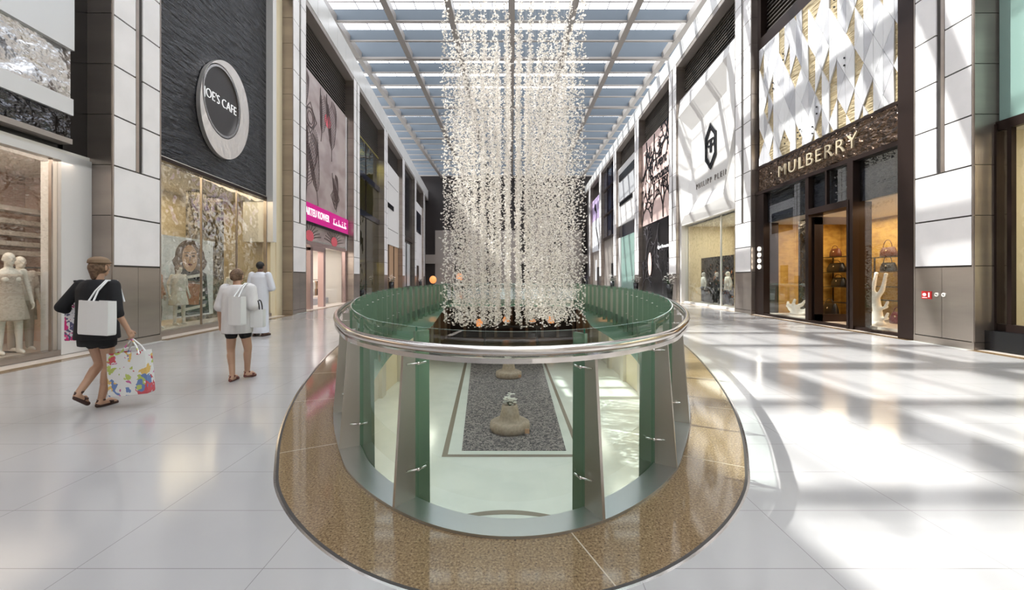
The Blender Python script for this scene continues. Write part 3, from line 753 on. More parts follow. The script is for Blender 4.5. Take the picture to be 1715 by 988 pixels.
# shelves and handbags
def shelf_unit(y_a, y_b, d, zs, label):
    r = empty('wall_shelf', wp('R', (y_a+y_b)/2, d, zs[0]), label, 'shelf')
    for z in zs:
        mb = MB(); mb.wbox('R', y_a, y_b, d, d+.45, z-.02, z); mb.build('board', 'shelf', r)
    mb = MB(); mb.wbox('R', y_a, y_a+.03, d+.4, d+.45, .02, zs[-1]); mb.wbox('R', y_b-.03, y_b, d+.4, d+.45, .02, zs[-1]); mb.build('upright', 'shelf', r)
shelf_unit(13.5, 15.2, 2.9, (.75, 1.22, 1.73, 2.24), 'thin dark shelves behind the coral sculpture in the handbag shop')
shelf_unit(15.5, 17.25, 2.9, (.55, 1.16, 1.74, 2.36), 'thin dark shelves seen through the open handbag shop door')
def handbag(loc, w, h, dep, m_, label, tall=.5, open_=False, group=None, rz=0.):
    t_ = empty('handbag', loc, label, 'handbag', group)
    x, y, z = loc
    mb = MB(); rings = []
    for f, ww, dd in ((0, .92, 1), (.05, 1, 1.05), (.5, .97, .95), (.9, .82, .5), (1, .76, .3)):
        rings.append([(x+dep/2*dd*math.sin(2*PI*k/20), y+w/2*ww*math.copysign(abs(math.cos(2*PI*k/20))**.5, math.cos(2*PI*k/20)), z+h*f) for k in range(20)])
    mb.loft(rings); mb.build('bag_body', m_, t_, True)
    mb = MB(); mb.tube([(x-dep*.12, y+w*.27*math.cos(PI*k/12), z+h*.93+h*tall*math.sin(PI*k/12)) for k in range(13)], .012, 8); mb.build('handle', m_, t_, True)
    mb = MB(); mb.ell((x-dep*.42, y, z+h*.62), (.018, .03, .03), n=8, k=5); mb.build('clasp', 'letters', t_)
    return t_
def RW(y, d, z): return Vector(wp('R', y, d, z))
handbag(RW(14.35, 3.1, 2.25), .62, .32, .22, 'brownlea', 'brown handbag with a tall loop handle on the top shelf right of the door', .85)
handbag(RW(14.35, 3.1, 1.74), .60, .30, .22, 'blacklea', 'black handbag with a silver clasp below the brown one, right of the door', .85)
handbag(RW(12.6, 1.9, .14), .50, .34, .3, 'redleather', 'dark red handbag low beside the white coral sculpture', .5)
handbag(RW(16.8, 3.1, 2.37), .55, .32, .22, 'brownlea', 'small brown handbag on the upper shelf seen through the open door', .45)
handbag(RW(16.75, 3.1, 1.75), .9, .36, .3, 'blacklea', 'wide black handbag on the middle shelf seen through the open door', .4)
handbag(RW(16.6, 3.1, 1.17), .7, .36, .3, 'blacklea', 'black handbag on the lowest shelf seen through the open door', .4)
handbag(RW(16.4, 2.6, .03), .75, .5, .3, 'blacklea', 'large black handbag on the floor seen through the open door', .4)
handbag(RW(16.9, 2.0, .02), .5, .3, .25, 'brownlea', 'brown handbag on the floor at the left of the handbag shop', .4)
def coral(loc, h, label, wide=1.):
    sh = []; rr = random.Random(int(h*100)); x, y, z = loc
    V = Vector(loc)
    trunk = [(0, 0, 0, .17), (0, .0, .25*h, .12), (0, .05, .5*h, .10)]
    sh.append(('e', V+V3(0, 0, .03), (.19, .24*wide, .07)))
    for (a, b) in zip(trunk[:-1], trunk[1:]): sh.append(('c', V+V3(*a[:3]), V+V3(*b[:3]), a[3], b[3]))
    tip = V+V3(0, .05, .5*h)
    for dy, top in ((.30, .80), (.08, 1.), (-.20, .98), (-.12, .74)):
        m1 = tip+V3(rr.uniform(-.05, .05), dy*.9*wide, h*.18*top); e = V+V3(rr.uniform(-.06, .06), dy*1.3*wide, h*top)
        sh += [('c', tip, m1, .075, .06), ('c', m1, e, .06, .045), ('e', e, (.05, .07, .04))]
    for dy, zz, l in ((.30, .42, .16), (-.26, .36, .18), (.24, .22, .15), (-.26, .14, .2)):
        sh += [('c', V+V3(0, 0, h*zz*.8), V+V3(rr.uniform(-.08, .08), dy*wide, h*zz), .05, .045), ('c', V+V3(0, dy*wide, h*zz), V+V3(0, dy*1.3*wide, h*(zz+.1)), .045, .04)]
    o = solid(sh, 'coral_sculpture', 'coral', voxel=.03, smooth=2); return tag(o, label, 'sculpture')
coral(RW(12.3, 1.0, .13), 1.52, 'tall branching white coral sculpture in the window right of the handbag shop door')
coral(RW(15.8, .9, .13), .55, 'low white coral sculpture in the left window of the handbag shop', 1.5)
mb = MB(); mb.wbox('R', 11.0, 12.8, q+.45, 2.2, .012, .13); tag(mb.build('display_plinth', 'platform'), 'low pale plinth under the tall white coral sculpture', 'plinth')
mb = MB(); mb.wbox('R', dy1+.3, 16.6, q+.2, 1.6, .012, .13); tag(mb.build('display_plinth', 'platform'), 'low pale plinth under the low white coral sculpture', 'plinth')
# fire cabinet fittings on the near right pillar
mb = MB(); poly(mb, 'R', [(9.62, 1.02), (9.86, 1.02), (9.86, 1.20), (9.62, 1.20)], -.006, .01)
t = tag(mb.build('safety_sign', 'redsign'), 'small red fire hose sign on the steel foot of the right pillar', 'sign')
mb = MB(); poly(mb, 'R', ellipse(9.79, 1.12, .045, .035, 14), -.017, .003); strip(mb, 'R', 9.68, 1.06, 9.68, 1.17, .03, -.017, .003); strip(mb, 'R', 9.72, 1.05, 9.84, 1.05, .012, -.017, .003); mb.build('symbol', 'lettw', t)
for yy, lb in ((9.50, 'left'), (9.34, 'right')):
    mb = MB(); poly(mb, 'R', ellipse(yy, 1.13, .045, .045, 18), -.006, .02); t = tag(mb.build('cabinet_lock', 'creamw'), 'round white lock, %s one of the pair beside the red sign' % lb, 'lock', 'cabinet locks on the steel pillar foot')
    mb = MB(); strip(mb, 'R', yy-.02, 1.12, yy+.02, 1.14, .015, -.026, .004); mb.build('keyhole', 'black', t)
# ---- right bay 1: white hexagon shop
t, y0, y1 = store('R', 1, 'white sculpted storefront with a black outlined hexagon emblem above tall windows')
louvre('R', y0, y1, 12.5, 14.8, t)
cy = (y0+y1)/2; e = []
mb = MB()
def wv(y, d, z): return wp('R', y, d, z)
zA, zB = 4.75, 12.5
hexo = [(y1-.15, 11.4), (y0+.9, 11.9), (y0+.25, 8.2), (y0+1.3, 5.4), (y1-1.2, 5.2), (y1-.15, 8.0)]
hexi = [(y1-1.0, 10.3), (y0+1.9, 10.7), (y0+.9, 8.2), (y0+2.1, 6.2), (y1-2.0, 6.1), (y1-.9, 8.0)]
fr = [(y1, 12.5), (y0, 12.5), (y0, 8.2), (y0, 4.75), (y1, 4.75), (y1, 8.0)]
for i in range(6):
    j = (i+1) % 6
    mb.add([wv(fr[i][0], .22, fr[i][1]), wv(fr[j][0], .22, fr[j][1]), wv(hexo[j][0], .05, hexo[j][1]), wv(hexo[i][0], .05, hexo[i][1])], [(0, 1, 2, 3)])
    mb.add([wv(hexo[i][0], .05, hexo[i][1]), wv(hexo[j][0], .05, hexo[j][1]), wv(hexi[j][0], .55, hexi[j][1]), wv(hexi[i][0], .55, hexi[i][1])], [(0, 1, 2, 3)])
mb.add([wv(a, .55, b) for a, b in hexi], [tuple(range(6))])
mb.wbox('R', y0, y1, .56, .8, 4.75, 12.5); mb.wbox('R', y0, y1, .22, .8, 4.70, 4.76); mb.wbox('R', y1-.28, y1, .2, .6, 0, 4.75)
bp_ = mb.build('sculpted_panel', 'white', t)
mb = MB(); hx = [(0, 1.25), (.62, .62), (.62, -.62), (0, -1.25), (-.62, -.62), (-.62, .62)]
A = [(cy+a*1.05, 8.55+b*1.0) for a, b in hx]; B = [(cy+a*.88, 8.55+b*.86) for a, b in hx]; ringpoly(mb, 'R', A, B, .54, .06)
A = [(cy+a*.80, 8.55+b*.80) for a, b in hx]; B = [(cy+a*.75, 8.55+b*.75) for a, b in hx]; ringpoly(mb, 'R', A, B, .54, .06)
em = mb.build('emblem', 'ink', t)
text_obj('P', 1.05, 'ink', wallfn('R', cy-.20, 8.55, .53), parent=em, depth=.05); text_obj('P', 1.05, 'ink', wallfn('R', cy+.20, 8.55, .53), parent=em, depth=.05, mirror=True)
text_obj('PHILIPP PLEIN', .44, 'lettsteel', wallfn('R', cy, 6.75, .53), parent=bp_, depth=.04, space=1.45, bold=-.008)
part('R', 'window', 'shopglass', t, (y0, y1-.28, DS, DS+.01, .1, 4.72)); part('R', 'window_frame', 'white', t, (y0, y0+.07, DS-.1, DS+.1, 0, 4.72), (y0, y1, DS-.1, DS+.1, 0, .1), (y0+2.3, y0+2.34, DS-.02, DS+.06, .1, 4.72))
room('R', y0, y1, 4.7, 3.0, 'cream')
mb = MB(); mb.wbox('R', y0+2.6, y1-.8, 1.2, 1.26, 0, 2.7); tag(mb.build('display_screen', 'black'), 'black backdrop screen behind the dressed mannequins of the white shop', 'screen')
mb = MB(); mb.wbox('R', y0+.3, y0+2.0, 1.5, 1.56, 0, 3.6); tag(mb.build('display_screen', 'greenpane'), 'green glazed screen at the right of the white shop window', 'screen')
# ---- right bay 2: black and pink branch pattern
t, y0, y1 = store('R', 2, 'pink and black branch patterned storefront with black script lettering')
louvre('R', y0, y1, 12.4, 14.8, t)
part('R', 'upper_panel', 'pinkpanel', t, (y0, y1, .30, .6, 5.75, 12.4)); part('R', 'lower_panel', 'ink', t, (y0, y1, .30, .6, 0, 5.75))
rb = random.Random(5)
def branch(mb, y, z, a, L, w, n, lo, hi):
    if n == 0 or w < .02: return
    y2 = y+math.cos(a)*L; z2 = z+math.sin(a)*L
    y2 = min(max(y2, y0+.03), y1-.03); z2 = min(max(z2, lo), hi)
    strip(mb, 'R', y, z, y2, z2, w, .30, .04)
    branch(mb, y2, z2, a+rb.uniform(.2, .7), L*rb.uniform(.7, .95), w*.78, n-1, lo, hi); branch(mb, y2, z2, a-rb.uniform(.2, .8), L*rb.uniform(.7, .95), w*.78, n-1, lo, hi)
mb = MB()
for (yy, zz, a) in ((y0, 6, 1.1), (y1, 5.9, 2.0), (y0+2, 5.8, 1.5), (y0+4.6, 5.8, 1.6), (y1, 9.5, 2.6), (y0, 10.5, .6), (y0+1, 12.3, -1.2), (y1-1.2, 12.3, -1.8), (y0+4, 12.3, -1.5)): 
    mb = MB(); branch(mb, yy, zz, a, .9, .16, 5, 5.8, 12.35); mb.build('black_branch', 'ink', t)
M['relief'] = mat('dark grey relief', (.09, .08, .085), .3)
for (yy, zz, a) in ((y0, .5, 1.1), (y1, .4, 2.0), (y0+2, .4, 1.5), (y1-1, 3, 1.9), (y0+3, 5.5, -1.2)):
    mb = MB(); branch(mb, yy, zz, a, .8, .10, 5, .1, 5.6); mb.build('grey_branch', 'relief', t)
mb = MB(); poly(mb, 'R', ellipse(y0+5.0, 2.6, .45, .9, 14), .25, .02); mb.build('pale_patch', 'pinkpanel', t)
sgn = part('R', 'lettering_backing', 'pinkpanel', t, (y0+.4, y0+4.2, .25, .27, 8.6, 10.2))
text_obj('Agent', 1.15, 'ink', wallfn('R', y0+2.6, 9.9, .24), parent=sgn, depth=.03, shear=.35, bold=.02); text_obj('Provocateur', .95, 'ink', wallfn('R', y0+2.6, 8.95, .24), parent=sgn, depth=.03, shear=.35, bold=.02)
part('R', 'door', 'black', t, (y0+1.1, y0+2.8, .26, .3, 0, 3.4)); text_obj('Agent Provocateur', .34, 'lettw', wallfn('R', y0+1.9, 3.75, .26), parent=t, depth=.02, shear=.3)
# ---- right bays 3 to 5 and the stretch to the end
t, y0, y1 = store('R', 3, 'white far storefront with two black bars above pale green glass')
louvre('R', y0, y1, 12.6, 14.8, t)
part('R', 'white_panel', 'white', t, (y0, y1, .2, .6, 6.8, 12.6)); part('R', 'black_bar', 'black', t, (y0+.6, y1-.7, .12, .2, 11.2, 11.9)); part('R', 'black_bar', 'black', t, (y0+1.4, y1-.9, .12, .2, 8.75, 9.1))
part('R', 'grey_panel', mat('grey mid panel', (.42, .42, .43), .4), t, (y0+.6, y1-.5, .15, .2, 9.2, 11.1)); part('R', 'dark_strip', 'darkwin', t, (y0, y1, .3, .6, 5.6, 6.8))
part('R', 'green_glass', 'greenpane', t, (y0, y1-1.0, .3, .6, .1, 5.6)); part('R', 'side_frame', 'white', t, (y1-1.0, y1, .2, .6, 0, 5.6))
t, y0, y1 = store('R', 4, 'taupe far storefront with tall dark windows')
part('R', 'wall_panel', 'soffit', t, (y0, y1, .4, .6, 0, 6.2)); part('R', 'dark_window', 'darkwin', t, (y0, y1, .35, .6, 6.3, 14.8)); part('R', 'mullion', 'bronze', t, (y0, y1, .25, .36, 9.0, 9.2), (y0, y1, .25, .36, 12, 12.2), (y0, y1, .22, .4, 6.1, 6.4), (y0+2.3, y0+2.4, .28, .36, 6.3, 14.8), (y0+4.8, y0+4.9, .28, .36, 6.3, 14.8)); part('R', 'door', 'black', t, (y0+1.5, y0+3.0, .36, .4, 0, 3.2))
t, y0, y1 = store('R', 5, 'far right storefront under a lilac and white poster')
part('R', 'wall_panel', 'soffit', t, (y0, y1, .4, .6, 0, 6)); louvre('R', y0, y1, 12.5, 14.8, t); ps = part('R', 'poster', 'purple', t, (y0, y1, .3, .5, 9.5, 12.5)); part('R', 'poster_foot', 'paperw', t, (y0, y1, .3, .5, 5.2, 9.5))
mb = MB(); curve(mb, 'R', [(y0+5, 11.6), (y0+3.5, 10.2), (y0+4.2, 8.6), (y0+2.6, 6.8), (y0+1.8, 5.4)], .5, .3, .02); poly(mb, 'R', ellipse(y0+4.8, 11.3, .6, .5, 14), .3, .02); mb.build('dark_figure', 'ink', ps)
part('R', 'door', 'black', t, (y0+2, y0+3.6, .36, .4, 0, 3.0)); part('R', 'white_notice', 'paperw', t, (y0+4, y0+5, .36, .4, 1.2, 4.0))
mb = MB(); mb.wbox('R', PZ[-1]+PW, YF, .4, .6, 0, 15.6); y0, y1 = bay(-2); mb.wbox('R', YB, y1, .45, .7, 0, 15.6); st(mb.build('wall_right_infill', 'soffit'))
# ================================================================== LEFT SIDE
# ---- left bay -1
t, y0, y1 = store('L', -1, 'fashion storefront at the left edge with crinkled silver foil fascia and warm window')
part('L', 'black_surround', 'black', t, (y1-.53, y1, DS+.05, DS+.3, 4.0, 14), (y0, y1, DS+.1, DS+.3, 4.0, 14))
part('L', 'foil_panel', 'foil', t, (y0, y1-.53, DS-.1, DS+.1, 7.25, 13.9)); part('L', 'pale_band', 'smoothmet', t, (y0, y1-.53, DS-.18, DS+.1, 5.95, 7.25))
part('L', 'foil_band', 'foil', t, (y0, y1-.53, DS-.1, DS+.1, 5.0, 5.95)); part('L', 'steel_band', 'smoothmet', t, (y0, y1-.53, DS-.16, DS+.1, 4.68, 5.0)); part('L', 'dark_foil_band', 'dkfoil', t, (y0, y1-.53, DS-.1, DS+.1, 4.22, 4.68)); part('L', 'lower_lip', 'soffit', t, (y0, y1-.53, DS-.14, DS+.1, 4.12, 4.22))
part('L', 'white_frame', 'white', t, (y1-.66, y1-.02, DS-.05, DS+.35, 0.02, 3.92), (y0, y1-.02, DS-.05, DS+.35, 3.78, 3.92))
part('L', 'mullion', 'steel', t, (y1-.80, y1-.77, DS-.0, DS+.06, .1, 3.78), (y0, y1-.66, DS-.04, DS+.2, .02, .12))
part('L', 'window', 'cleanglass', t, (y0, y1-.66, DS+.02, DS+.03, .12, 3.78))
part('L', 'card_reader', 'black', t, (y1-.42, y1-.34, DS-.07, DS-.04, 1.42, 1.46))
room('L', y0, y1+1.2, 3.9, 2.6, 'peach')
mb = MB()
for z in (2.0, 2.2, 2.42, 2.68, 2.95): mb.wbox('L', y0+.5, y1+1.1, DS+1.9, DS+2.3, z, z+.10, 0)
tag(mb.build('wall_shelf', 'creamw'), 'horizontal white slat shelves behind the two white mannequins', 'shelf')
mb = MB(); mb.wbox('L', y0, y1-1, DS+.12, DS+1.1, .012, .10); tag(mb.build('display_plinth', 'platform'), 'low pale window plinth under the two white mannequins', 'plinth')
# rails with garments
def garment(mb, c, w, h, side, m_=0, sleeve=True):
    """a hanging garment facing the aisle; c = hanger hook point (world)"""
    sg = 1 if side == 'R' else -1; x, y, z = c
    rings = []
    for f, ww, dd in ((0, .30, .5), (.04, .85, .8), (.10, 1.0, 1), (.5, .9, 1), (1, 1.05, 1.1)):
        rings.append([(x+.06*dd*math.sin(2*PI*k/14), y+w/2*ww*math.cos(2*PI*k/14), z-.06-h*f) for k in range(14)])
    mb.loft(rings, m_)
    if sleeve:
        for s in (-1, 1): mb.tube([(x, y+s*w*.46, z-.14), (x, y+s*w*.62, z-.14-h*.45)], [.06, .045], 8, m_)
def LW(y, d, z): return Vector(wp('L', y, d, z))
def rack(side, ya, yb, d, z, label):
    g = (lambda y, d, z: Vector(wp(side, y, d, z)))
    r = empty('clothes_rail', g((ya+yb)/2, d, 0), label, 'clothes rail')
    mb = MB(); mb.tube([g(ya, d, z), g(yb, d, z)], .018, 8); mb.build('rail', 'shelf', r)
    for y in (ya, yb):
        mb = MB(); mb.tube([g(y, d, z), g(y, d, .02)], .016, 8); mb.tube([g(y, d-.2, .03), g(y, d+.2, .03)], .016, 8); mb.build('leg', 'shelf', r)
rack('L', 8.35, 9.75, DS+1.2, 1.72, 'dark clothes rail behind the white mannequins at the left edge')
for k, (yy, mm_, h, lb) in enumerate(((8.80, 'dressw', .55, 'off white knit top hanging just behind the second white mannequin'), (9.0, 'dressw', .6, 'off white knit top hanging right of the first knit top'), (9.25, 'creamw', .8, 'white shirt hanging beyond the window mullion at the left'), (9.45, 'greenshirt', .8, 'pale green shirt hanging at the right end of the left rail'), (8.6, 'dressg', 1.0, 'grey beige dress hanging at the near end of the left rail'))):
    if mm_ == 'greenshirt': M[mm_] = mat('pale green shirt cloth', (.62, .66, .52), .8)
    mb = MB(); garment(mb, LW(yy, DS+1.2, 1.70), .36, h, 'L'); t = tag(mb.build('hanging_garment', mm_, None, True), lb, 'garment', 'garments on the rail at the left edge')
    mb = MB(); p = LW(yy, DS+1.2, 1.72); mb.tube([p, p-Vector((0, 0, .08))], .006, 6); mb.build('hanger', 'chrome', t)
# ---- left bay 0
t, y0, y1 = store('L', 0, 'cafe storefront with a black rippled panel and a large silver ring sign')
part('L', 'black_reveal', 'black', t, (y0, y0+.42, DS+.0, DS+.4, 0, 14)); part('L', 'rippled_panel', 'ripple', t, (y0+.42, y1-1.3, DS, DS+.2, 4.62, 14))
part('L', 'panel_lip', 'bronze', t, (y0+.1, y1-1.3, DS-.03, DS+.3, 4.52, 4.62))
sgn = None; mb = MB(); cyy, czz = 13.05, 7.05
A = [(cyy+.22+1.28*math.cos(a)+.16*math.sin(a), 6.82+1.55*math.sin(a)) for a in [2*PI*i/64 for i in range(64)]]
B = [(cyy+.0+.98*math.cos(a)+.0*math.sin(a), 7.0+1.12*math.sin(a)) for a in [2*PI*i/64 for i in range(64)]]
ringpoly(mb, 'L', A, B, DS-.02, .12); sgn = mb.build('ring_sign', mat('hammered silver', (.86, .81, .77), .35, .75, bump=(5, .3, (1, 1, 1), 3)), t)
mb = MB(); ringpoly(mb, 'L', [(cyy+(a-cyy)*.97, 7.0+(b-7.0)*.97) for a, b in B], [(cyy+(a-cyy)*.91, 7.0+(b-7.0)*.91) for a, b in B], DS-.03, .11); mb.build('inner_ring', 'chrome', sgn)
mb = MB(); poly(mb, 'L', [(cyy+(a-cyy)*.99, 7.0+(b-7.0)*.99) for a, b in B], DS-.01, .07); mb.build('sign_disc', mat('charcoal sign disc', (.045, .04, .04), .35), sgn)
text_obj("JOE'S CAFE", .40, 'lettw', wallfn('L', cyy, 7.0, DS-.09), parent=sgn, depth=.02, sx=.86, bold=-.009)
part('L', 'white_blade', 'white', t, (y1-1.28, y1-1.0, -.25+DS, DS+.9, 2.9, 13.2)); part('L', 'cream_return', 'cream', t, (y1-1.0, y1, DS-.02, DS+.3, 0, 13.2)); louvre('L', y1-1.3, y1, 13.2, 14, t)
part('L', 'window', 'shopglass', t, (y0+.05, y1-1.3, DS+.02, DS+.03, .12, 4.52)); part('L', 'window_frame', 'steel', t, (y0, y0+.06, DS-.02, DS+.1, 0, 4.55), (y0, y1-1.0, DS-.06, DS+.15, .0, .14), (y0+2.2, y0+2.23, DS, DS+.06, .1, 4.5), (y0+4.0, y0+4.03, DS, DS+.06, .1, 4.5), (y1-1.32, y1-1.26, DS-.02, DS+.1, 0, 4.55))
room('L', y0, y1-.6, 4.55, 2.8, 'cream')
mb = MB()
for a in (y0+1.7, y0+4.25, y0+5.3): mb.wbox('L', a, a+.45, DS+1.5, DS+1.9, 0, 4.5)
tag(mb.build('column_screen', mat('dark crackled column', (.30, .27, .22), .3, 0, .6, noise=(7, (.08, .07, .06), .45, .55, 4, (1, 1, 1)))), 'crackled grey columns inside the cafe window', 'column')
mb = MB(); mb.wbox('L', y0+.9, y0+1.6, DS+1.4, DS+1.5, 0, 3.0); tag(mb.build('tall_cabinet', 'wood'), 'tall brown cabinet behind the left mannequin of the cafe window', 'cabinet')
# poster with a face
ya, yb = y0+1.5, y0+4.15
t = empty('window_poster', LW((ya+yb)/2, DS+.9, .3), 'large window poster of a dark haired woman in a striped jacket with an orange bag', 'poster')
part('L', 'sheet', 'paperw', t, (ya, yb, DS+.9, DS+.93, .3, 2.75))
mb = MB(); cxp = (ya+yb)/2+.2; dp = DS+.9
poly(mb, 'L', [(cxp+.75*math.cos(a)*(1.1 if math.sin(a) < 0 else .9), 2.15+.55*math.sin(a)) for a in [2*PI*i/28 for i in range(28)]], dp, .01, 0)
poly(mb, 'L', ellipse(cxp-.05, 2.12, .34, .42, 24), dp-.01, .01, 1)
for e_ in (-.2, .1): poly(mb, 'L', ellipse(cxp+e_, 2.2, .07, .035, 12), dp-.02, .005, 0); strip(mb, 'L', cxp+e_-.1, 2.29, cxp+e_+.1, 2.30, .03, dp-.02, .005, 0)
strip(mb, 'L', cxp-.05, 2.2, cxp-.07, 2.02, .04, dp-.02, .005, 2); poly(mb, 'L', ellipse(cxp-.05, 1.93, .11, .03, 12), dp-.02, .005, 3)
poly(mb, 'L', [(cxp-.75, .35), (cxp+.9, .35), (cxp+.75, 1.65), (cxp+.25, 1.78), (cxp-.3, 1.78), (cxp-.7, 1.6)], dp-.005, .008, 4)
for k in range(5): strip(mb, 'L', cxp-.65+.05*k, .5+.25*k, cxp+.7-.03*k, .62+.25*k, .09, dp-.014, .005, 5)
poly(mb, 'L', [(cxp-.45, .7), (cxp+.35, .65), (cxp+.42, 1.3), (cxp-.38, 1.38)], dp-.02, .006, 6); strip(mb, 'L', cxp-.4, 1.42, cxp+.45, 1.36, .06, dp-.026, .006, 2)
mb.build('printed_figure', ['hair', mat('printed face', (.62, .36, .2), .6), 'skind', 'redleather', 'blackcloth', 'creamw', 'camel'], t)
# ---- left bay 1
t, y0, y1 = store('L', 1, 'taupe boutique front with feather patterns and a magenta sign band')
louvre('L', y0, y1, 11.5, 14, t); part('L', 'engraved_panel', 'taupe', t, (y0, y1, DS, DS+.2, 3.3, 11.5)); part('L', 'bead_edge', 'facet_w', t, (y1-.22, y1-.08, DS-.06, DS, 3.2, 11.4))
def quill(mb, y, z, L, a, bw, n=16, m=0):
    pts = [(y+math.cos(a+.25*k/10)*L*k/10, z+math.sin(a+.25*k/10)*L*k/10) for k in range(11)]
    curve(mb, 'L', pts, .05, DS, .015, m)
    for k in range(n):
        f = .2+.75*k/n; p = (y+math.cos(a+.25*f)*L*f, z+math.sin(a+.25*f)*L*f); l = bw*math.sin(PI*min(1, f*.95))+.15
        for s in (-1, 1):
            q1 = (p[0]+math.cos(a+s*.75)*l*.6, p[1]+math.sin(a+s*.75)*l*.6); q2 = (p[0]+math.cos(a+s*.5)*l, p[1]+math.sin(a+s*.5)*l)
            q1 = (min(max(q1[0], y0+.05), y1-.3), min(max(q1[1], 5.12), 11.4)); q2 = (min(max(q2[0], y0+.05), y1-.3), min(max(q2[1], 5.12), 11.4))
            curve(mb, 'L', [p, q1, q2], .035, DS, .012, m)
for a_q in ((y0+1.0, 5.2, 3.6, 1.25, 1.6), (y0+2.6, 5.2, 3.2, 1.75, 1.4), (y0+4.6, 8.0, 3.0, 1.5, 1.5), (y0+.7, 9.0, 2.2, 1.4, 1.0), (y0+5.4, 5.3, 1.9, 1.6, .8), (y0+3.0, 8.6, 2.4, 1.3, 1.0)):
    mb = MB(); quill(mb, *a_q); mb.build('feather', 'taupedark', t)
for (yy, zz, r_) in ((y0+5.2, 6.1, .45), (y0+1.6, 9.3, .5)):
    mb = MB()
    for k in (1, .65): ringpoly(mb, 'L', ellipse(yy, zz, r_*k*1.1, r_*k, 20), ellipse(yy, zz, r_*k*.95, r_*k*.86, 20), DS, .02)
    dmd = [(yy+r_*1.6, zz), (yy, zz+r_*1.5), (yy-r_*1.6, zz), (yy, zz-r_*1.5), (yy+r_*1.6, zz)]; curve(mb, 'L', dmd, .05, DS, .015); mb.build('feather_eye', 'taupedark', t)
for a0_ in (y0+1.5, y0+5.0):
    mb = MB()
    for k in range(11):
        a = .35+k*(PI-.7)/10; curve(mb, 'L', [(a0_, 3.35), (a0_+math.cos(a)*.8, 3.35+math.sin(a)*.55), (a0_+math.cos(a)*1.6, 3.35+math.sin(a)*.78)], .05, DS, .015)
    mb.build('feather_fan', 'taupedark', t)
for a0_ in (y0+1.5, y0+5.0):
    mb = MB(); poly(mb, 'L', [(a0_+.5*math.cos(2*PI*k/16), 3.55+.28*math.sin(2*PI*k/16)) for k in range(16)], DS-.01, .01); mb.build('red_feather_eye', 'redglow', t)
mb = MB(); poly(mb, 'L', ellipse(y0+4.0, 10.0, .5, .35, 14), DS, .01); mb.build('red_feather_eye', 'redglow', t)
sgn = part('L', 'sign_band', 'pink', t, (y0, y1, DS-.12, DS, 4.2, 5.1)); part('L', 'band_lip', 'black', t, (y0, y1, DS-.14, DS, 4.08, 4.2))
text_obj('ARTEU KOWER', .50, 'lettw', wallfn('L', y0+2.3, 4.66, DS-.12), parent=sgn, depth=.03, sx=.9, bold=.01)
mb = MB(); yy = y0+4.5    # flowing script at the right end of the band
for k in range(11):
    mb = MB(); x = yy+k*.21; hgt = (.26, .0, .12, .0, .28, .08, .0, .16, .0, .3, .1)[k]; curve(mb, 'L', [(x, 4.55), (x+.05, 4.50), (x+.16, 4.50), (x+.21, 4.55)], .05, DS-.12, .02)
    if hgt: strip(mb, 'L', x+.1, 4.5, x+.1, 4.55+hgt, .05, DS-.12, .02)
    mb.build('script_letter', 'lettw', sgn)
    if k % 3 == 1: mb = MB(); poly(mb, 'L', ellipse(x+.1, 4.80, .03, .03, 8), DS-.12, .02); mb.build('script_dot', 'lettw', sgn)
part('L', 'door_frame', 'palerose', t, (y0+1.4, y0+1.7, DS-.1, DS+.2, 0, 3.0), (y0+3.1, y0+3.4, DS-.1, DS+.2, 0, 3.0), (y0+1.4, y0+3.4, DS-.1, DS+.2, 2.85, 3.1), (y0, y0+.2, DS, DS+.2, 0, 3.3), (y1-.25, y1, DS, DS+.2, 0, 3.3), (y0, y1, DS-.03, DS+.2, 3.12, 3.3))
part('L', 'window', 'cleanglass', t, (y0, y0+1.4, DS+.05, DS+.06, .05, 3.15), (y0+3.4, y1-.2, DS+.05, DS+.06, .05, 3.15))
room('L', y0, y1, 3.3, 3.0, 'creamw')
rack('L', y0+2.6, y0+6.6, DS+1.4, 1.42, 'dark clothes rail inside the feather patterned boutique')
cols = ['navy', 'redleather', 'creamw', 'navy', 'jeans', 'blackcloth', 'navy', 'jeans', 'dressg', 'creamw', 'wood', 'blackcloth']
nmz = {'navy': 'navy', 'redleather': 'dark red', 'creamw': 'white', 'jeans': 'blue', 'blackcloth': 'black', 'dressg': 'beige', 'wood': 'tan'}
for k, cc in enumerate(cols):
    p = LW(y0+2.8+k*.31, DS+1.4, 1.40)
    mb = MB(); garment(mb, p, .26, .85, 'L', 0, True)
    tag(mb.build('hanging_garment', cc, None, True), '%s garment, %s along the rail in the feather patterned boutique' % (nmz[cc], ('first', 'second', 'third', 'fourth', 'fifth', 'sixth', 'seventh', 'eighth', 'ninth', 'tenth', 'eleventh', 'twelfth')[k]), 'garment', 'garments on the boutique rail')
mb = MB(); mb.wbox('L', y0+2.4, y1-.6, DS+.9, DS+1.8, .012, .35); tag(mb.build('display_plinth', mat('grey plinth', (.45, .43, .46), .4)), 'grey plinth under the clothes rail of the boutique', 'plinth')
